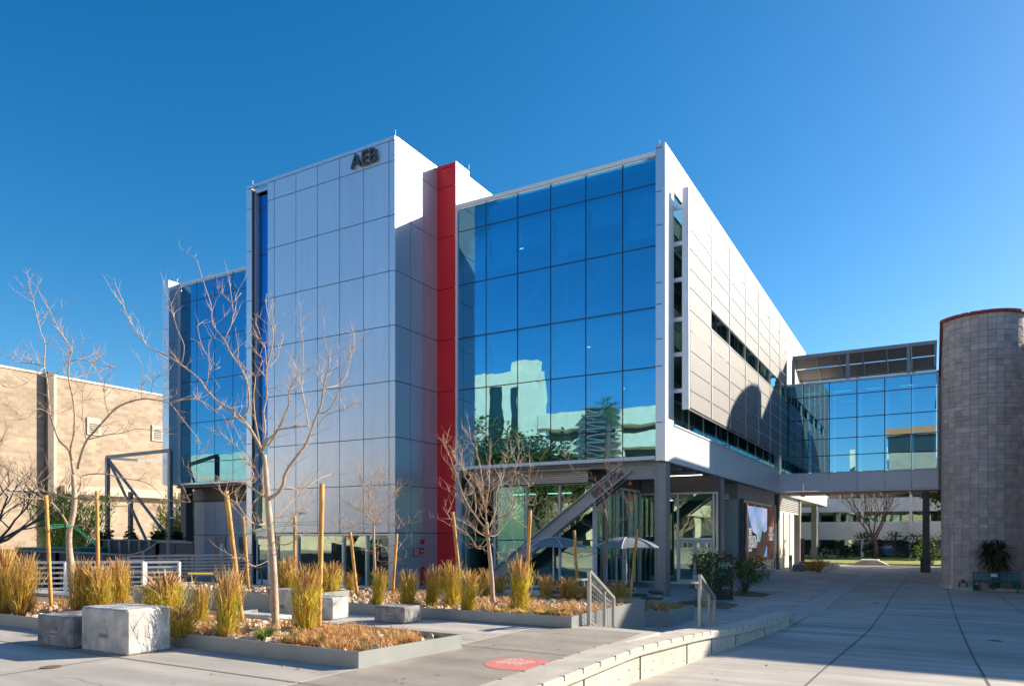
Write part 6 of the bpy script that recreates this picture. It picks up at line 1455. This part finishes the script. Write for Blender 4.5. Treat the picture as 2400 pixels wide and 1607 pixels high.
# shrubs in front of it
for k, (u, t, w_, h) in enumerate(((1870, 76, 4, 1.3), (1900, 76, 4, 1.2), (1935, 76, 4, 1.2), (1965, 76, 3.2, 1.3), (1985, 76, 2, 1.1), (2028, 77, 3.2, 2.6), (2045, 77, 2.6, 1.6), (2062, 77, 2.4, 1.9), (2098, 77, 3, 2.7), (2125, 77, 3, 1.9), (2145, 77, 2.8, 2.4), (2165, 77, 2.5, 2.0), (2185, 75, 3, 2.5))):
    q = at(t, u); shrub('dark_shrub', 'dark leafy shrub, %s from the left in the bed before the white building' % ('first second third fourth fifth sixth seventh eighth ninth tenth eleventh twelfth thirteenth'.split()[k]), (q.x, q.y, .1), w_*.8, h, 100+k, [(.02, .05, .02), (.04, .08, .03), (.03, .06, .03)], 420, .16, 'dark shrubs before the white building', 6)
q = at(74, 2052); proc_tree('lawn_tree', 'bare pale twigged tree on the lawn under the footbridge', (q.x, q.y, .1), 9, .2, 120, M['barkd'], 7, .3, leafy=(260, .14, [(.5, .36, .12), (.42, .28, .1)], .25), trunk_f=.26, depth=4)
q = at(60, 2242); proc_tree('pine_tree', 'dark green pine overhanging the lawn beside the curved tower', (q.x, q.y, 0), 11, .2, 121, M['barkd'], 11, 1.1, leafy=(9000, .2, [(.05, .08, .02), (.09, .13, .03), (.22, .24, .06), (.03, .05, .015)], .3), trunk_f=.42, depth=2)
q = at(60, 2185); shrub('leafy_shrub', 'sunlit leafy bush at the foot of the pine by the curved tower', (q.x, q.y, 0), 2.6, 2.6, 122, [(.12, .2, .04), (.2, .28, .06)], 900, .12, None, 8)
PL = thing('concrete_plinth', 'low concrete plinth with sloping sides at the lawn edge', 'plinth', (2, 38.5, 0)); a = onZ(0, 1990, 1325); b = onZ(0, 2085, 1325)
xa, xb = onY(39, 2018).x, onY(39, 2060).x; xl, xr = onY(39, 1990).x, onY(39, 2085).x
f = MB(); i0 = [f.vert(q) for q in ((xl, 38.6, 0), (xa, 38.6, .38), (xb, 38.6, .38), (xr, 38.6, 0), (xl, 39.8, 0), (xa, 39.8, .38), (xb, 39.8, .38), (xr, 39.8, 0))]
for q in ((0,3,2,1),(4,5,6,7),(0,1,5,4),(1,2,6,5),(2,3,7,6)): f.f.append([i0[k] for k in q])
f.build('body', M['concrete2'], PL); MB().box(xa, 38.55, .385, xb, 39.85, .48).build('top_slab', M['white'], PL)
# ================================================================== THINGS BEHIND THE CAMERA (seen mirrored in the glass)
def mir(u, v, Y): q = onY(Y, u, v); return q.x, q.z
YR = 62.
PK = thing('parking_building', 'cream precast parking building mirrored in the large glass front', 'building', (-25, -YR, 0))
xA, zA = mir(1100, 868, YR); xB, _ = mir(1258, 868, YR); xC, zC = mir(1560, 955, YR); _, zC2 = mir(1300, 960, YR)
MB().box(xA, -YR-2.5, 0, xB, -YR, zA-.8).build('stair_block', M['cream'], PK)
MB().box(mir(1195, 0, YR)[0], -YR-2.2, zA-.9, xB-.4, -YR-.5, zA+.6).build('stair_block', M['cream'], PK)
for ua, ub in ((1142, 1172), (1191, 1208)):
    MB().box(mir(ua, 0, YR)[0], -YR, mir(ua, 1040, YR)[1], mir(ub, 0, YR)[0], -YR+.05, mir(ua, 905, YR)[1]).build('window', M['darkwin'], PK)
f = MB(); L1 = xC+1
for va, vb in ((960, 1000), (1030, 1062), (1100, 1140), (1180, 1205)):
    za = onY(YR, 1350, va).z; zb_ = onY(YR, 1350, vb).z; MB().box(xB, -YR-16, zb_, L1, -YR+.3, za).build('parapet', M['cream'], PK)
MB().box(xB, -YR-16, 0, L1, -YR-3, onY(YR, 1350, 985).z).build('deck', M['interiord'], PK)
for k in range(9): MB().box(xB+k*6, -YR-.8, 0, xB+k*6+.8, -YR-.2, onY(YR, 1350, 990).z).build('column', M['cream'], PK)
MB().box(xA-90, -YR-12, 0, xA, -YR-2, onY(YR, 1100, 1010).z).build('wing', M['cream'], PK)
f = MB()
for k in range(9):
    za = onY(YR, 1410, 960+k*16).z; x_ = mir(1380, 0, YR)[0]; f.box(x_, -YR+.5, za, x_+5, -YR+3, za+.15)
    f.beam((x_, -YR+3, za+.1), (x_+5, -YR+3, za-1.0), .1, .12)
f.build('stair', M['rail'], PK)
def palm(label, x, y, h, seed):
    rr = random.Random(seed); T = thing('palm_tree', label, 'tree', (x, y, 0), 'trees mirrored in the glass front'); MB().tube([(x, y, 0), (x+.2, y, h*.5), (x, y, h)], [.38, .32, .3], 10).build('trunk', M['barkd'], T, True); f = MB()
    for k in range(70):
        a = rr.uniform(0, 6.28); e = rr.uniform(-1.1, 1.2); L0 = rr.uniform(1.3, 2.0); d = Vector((math.cos(a)*math.cos(e), math.sin(a)*math.cos(e), math.sin(e))); c = Vector((x, y, h)); m_ = c+d*L0*.6; s = Vector((-math.sin(a), math.cos(a), 0))*.12
        for j in range(-4, 5): tt = m_+d*L0*.6+s*j*1.6+Vector((0, 0, -.3-.05*abs(j))); f.face([m_-s*.15, m_+s*.15, tt])
        f.beam(c, m_, .04, .03)
    f.build('crown', M['palmleaf'], T)
x_, z_ = mir(1425, 955, 40); palm('fan palm behind the camera, mirrored in the lower right glass', x_, -40, z_, 131)
LG = [(.04, .09, .015), (.07, .13, .02), (.10, .17, .03), (.03, .06, .01)]
for k, (u, v, Y, lb) in enumerate(((1120, 935, 50, 'green tree mirrored in the lower left glass'), (1225, 1000, 50, 'green tree mirrored below the stair block'))):
    x_, z_ = mir(u, v, Y); proc_tree('shade_tree', lb, (x_, -Y, 0), z_, .25, 140+k, M['barkd'], 8, .8, leafy=(9000, .36, LG, .7), trunk_f=.3, group='trees mirrored in the glass front', depth=2)
for k, (x_, y_, h_) in enumerate(((-22, -34, 8), (-16, -36, 7.5), (-30, -32, 8.5), (-38, -38, 9), (-12, -44, 8))):
    proc_tree('bare_tree', 'bare street tree standing in the row behind the camera', (x_, y_, 0), h_, .2, 150+k, M['twig'], 8, .75, group='bare street trees behind the camera', depth=3)
OB = thing('library_building', 'dark glass building with orange roof band mirrored in the footbridge', 'building', (7, -45, 0))
vY = 2*BY+45
def mb_(u, v): q = onY(vY, u, v); return q.x, q.z
xl_, zt_ = mb_(2083, 1003); xr_, _ = mb_(2260, 1003); zs1 = mb_(2100, 1020)[1]; zs2 = mb_(2100, 1062)[1]
MB().box(xl_, -57, 0, xr_, -45, zs2).build('wall', M['tan'], OB); MB().box(xl_-.1, -57, zs2, xr_, -45.3, zs1).build('glass_storey', M['darkwin'], OB); MB().box(xl_-.3, -57, zs1, xr_, -44.6, zt_).build('roof_band', M['orange'], OB)
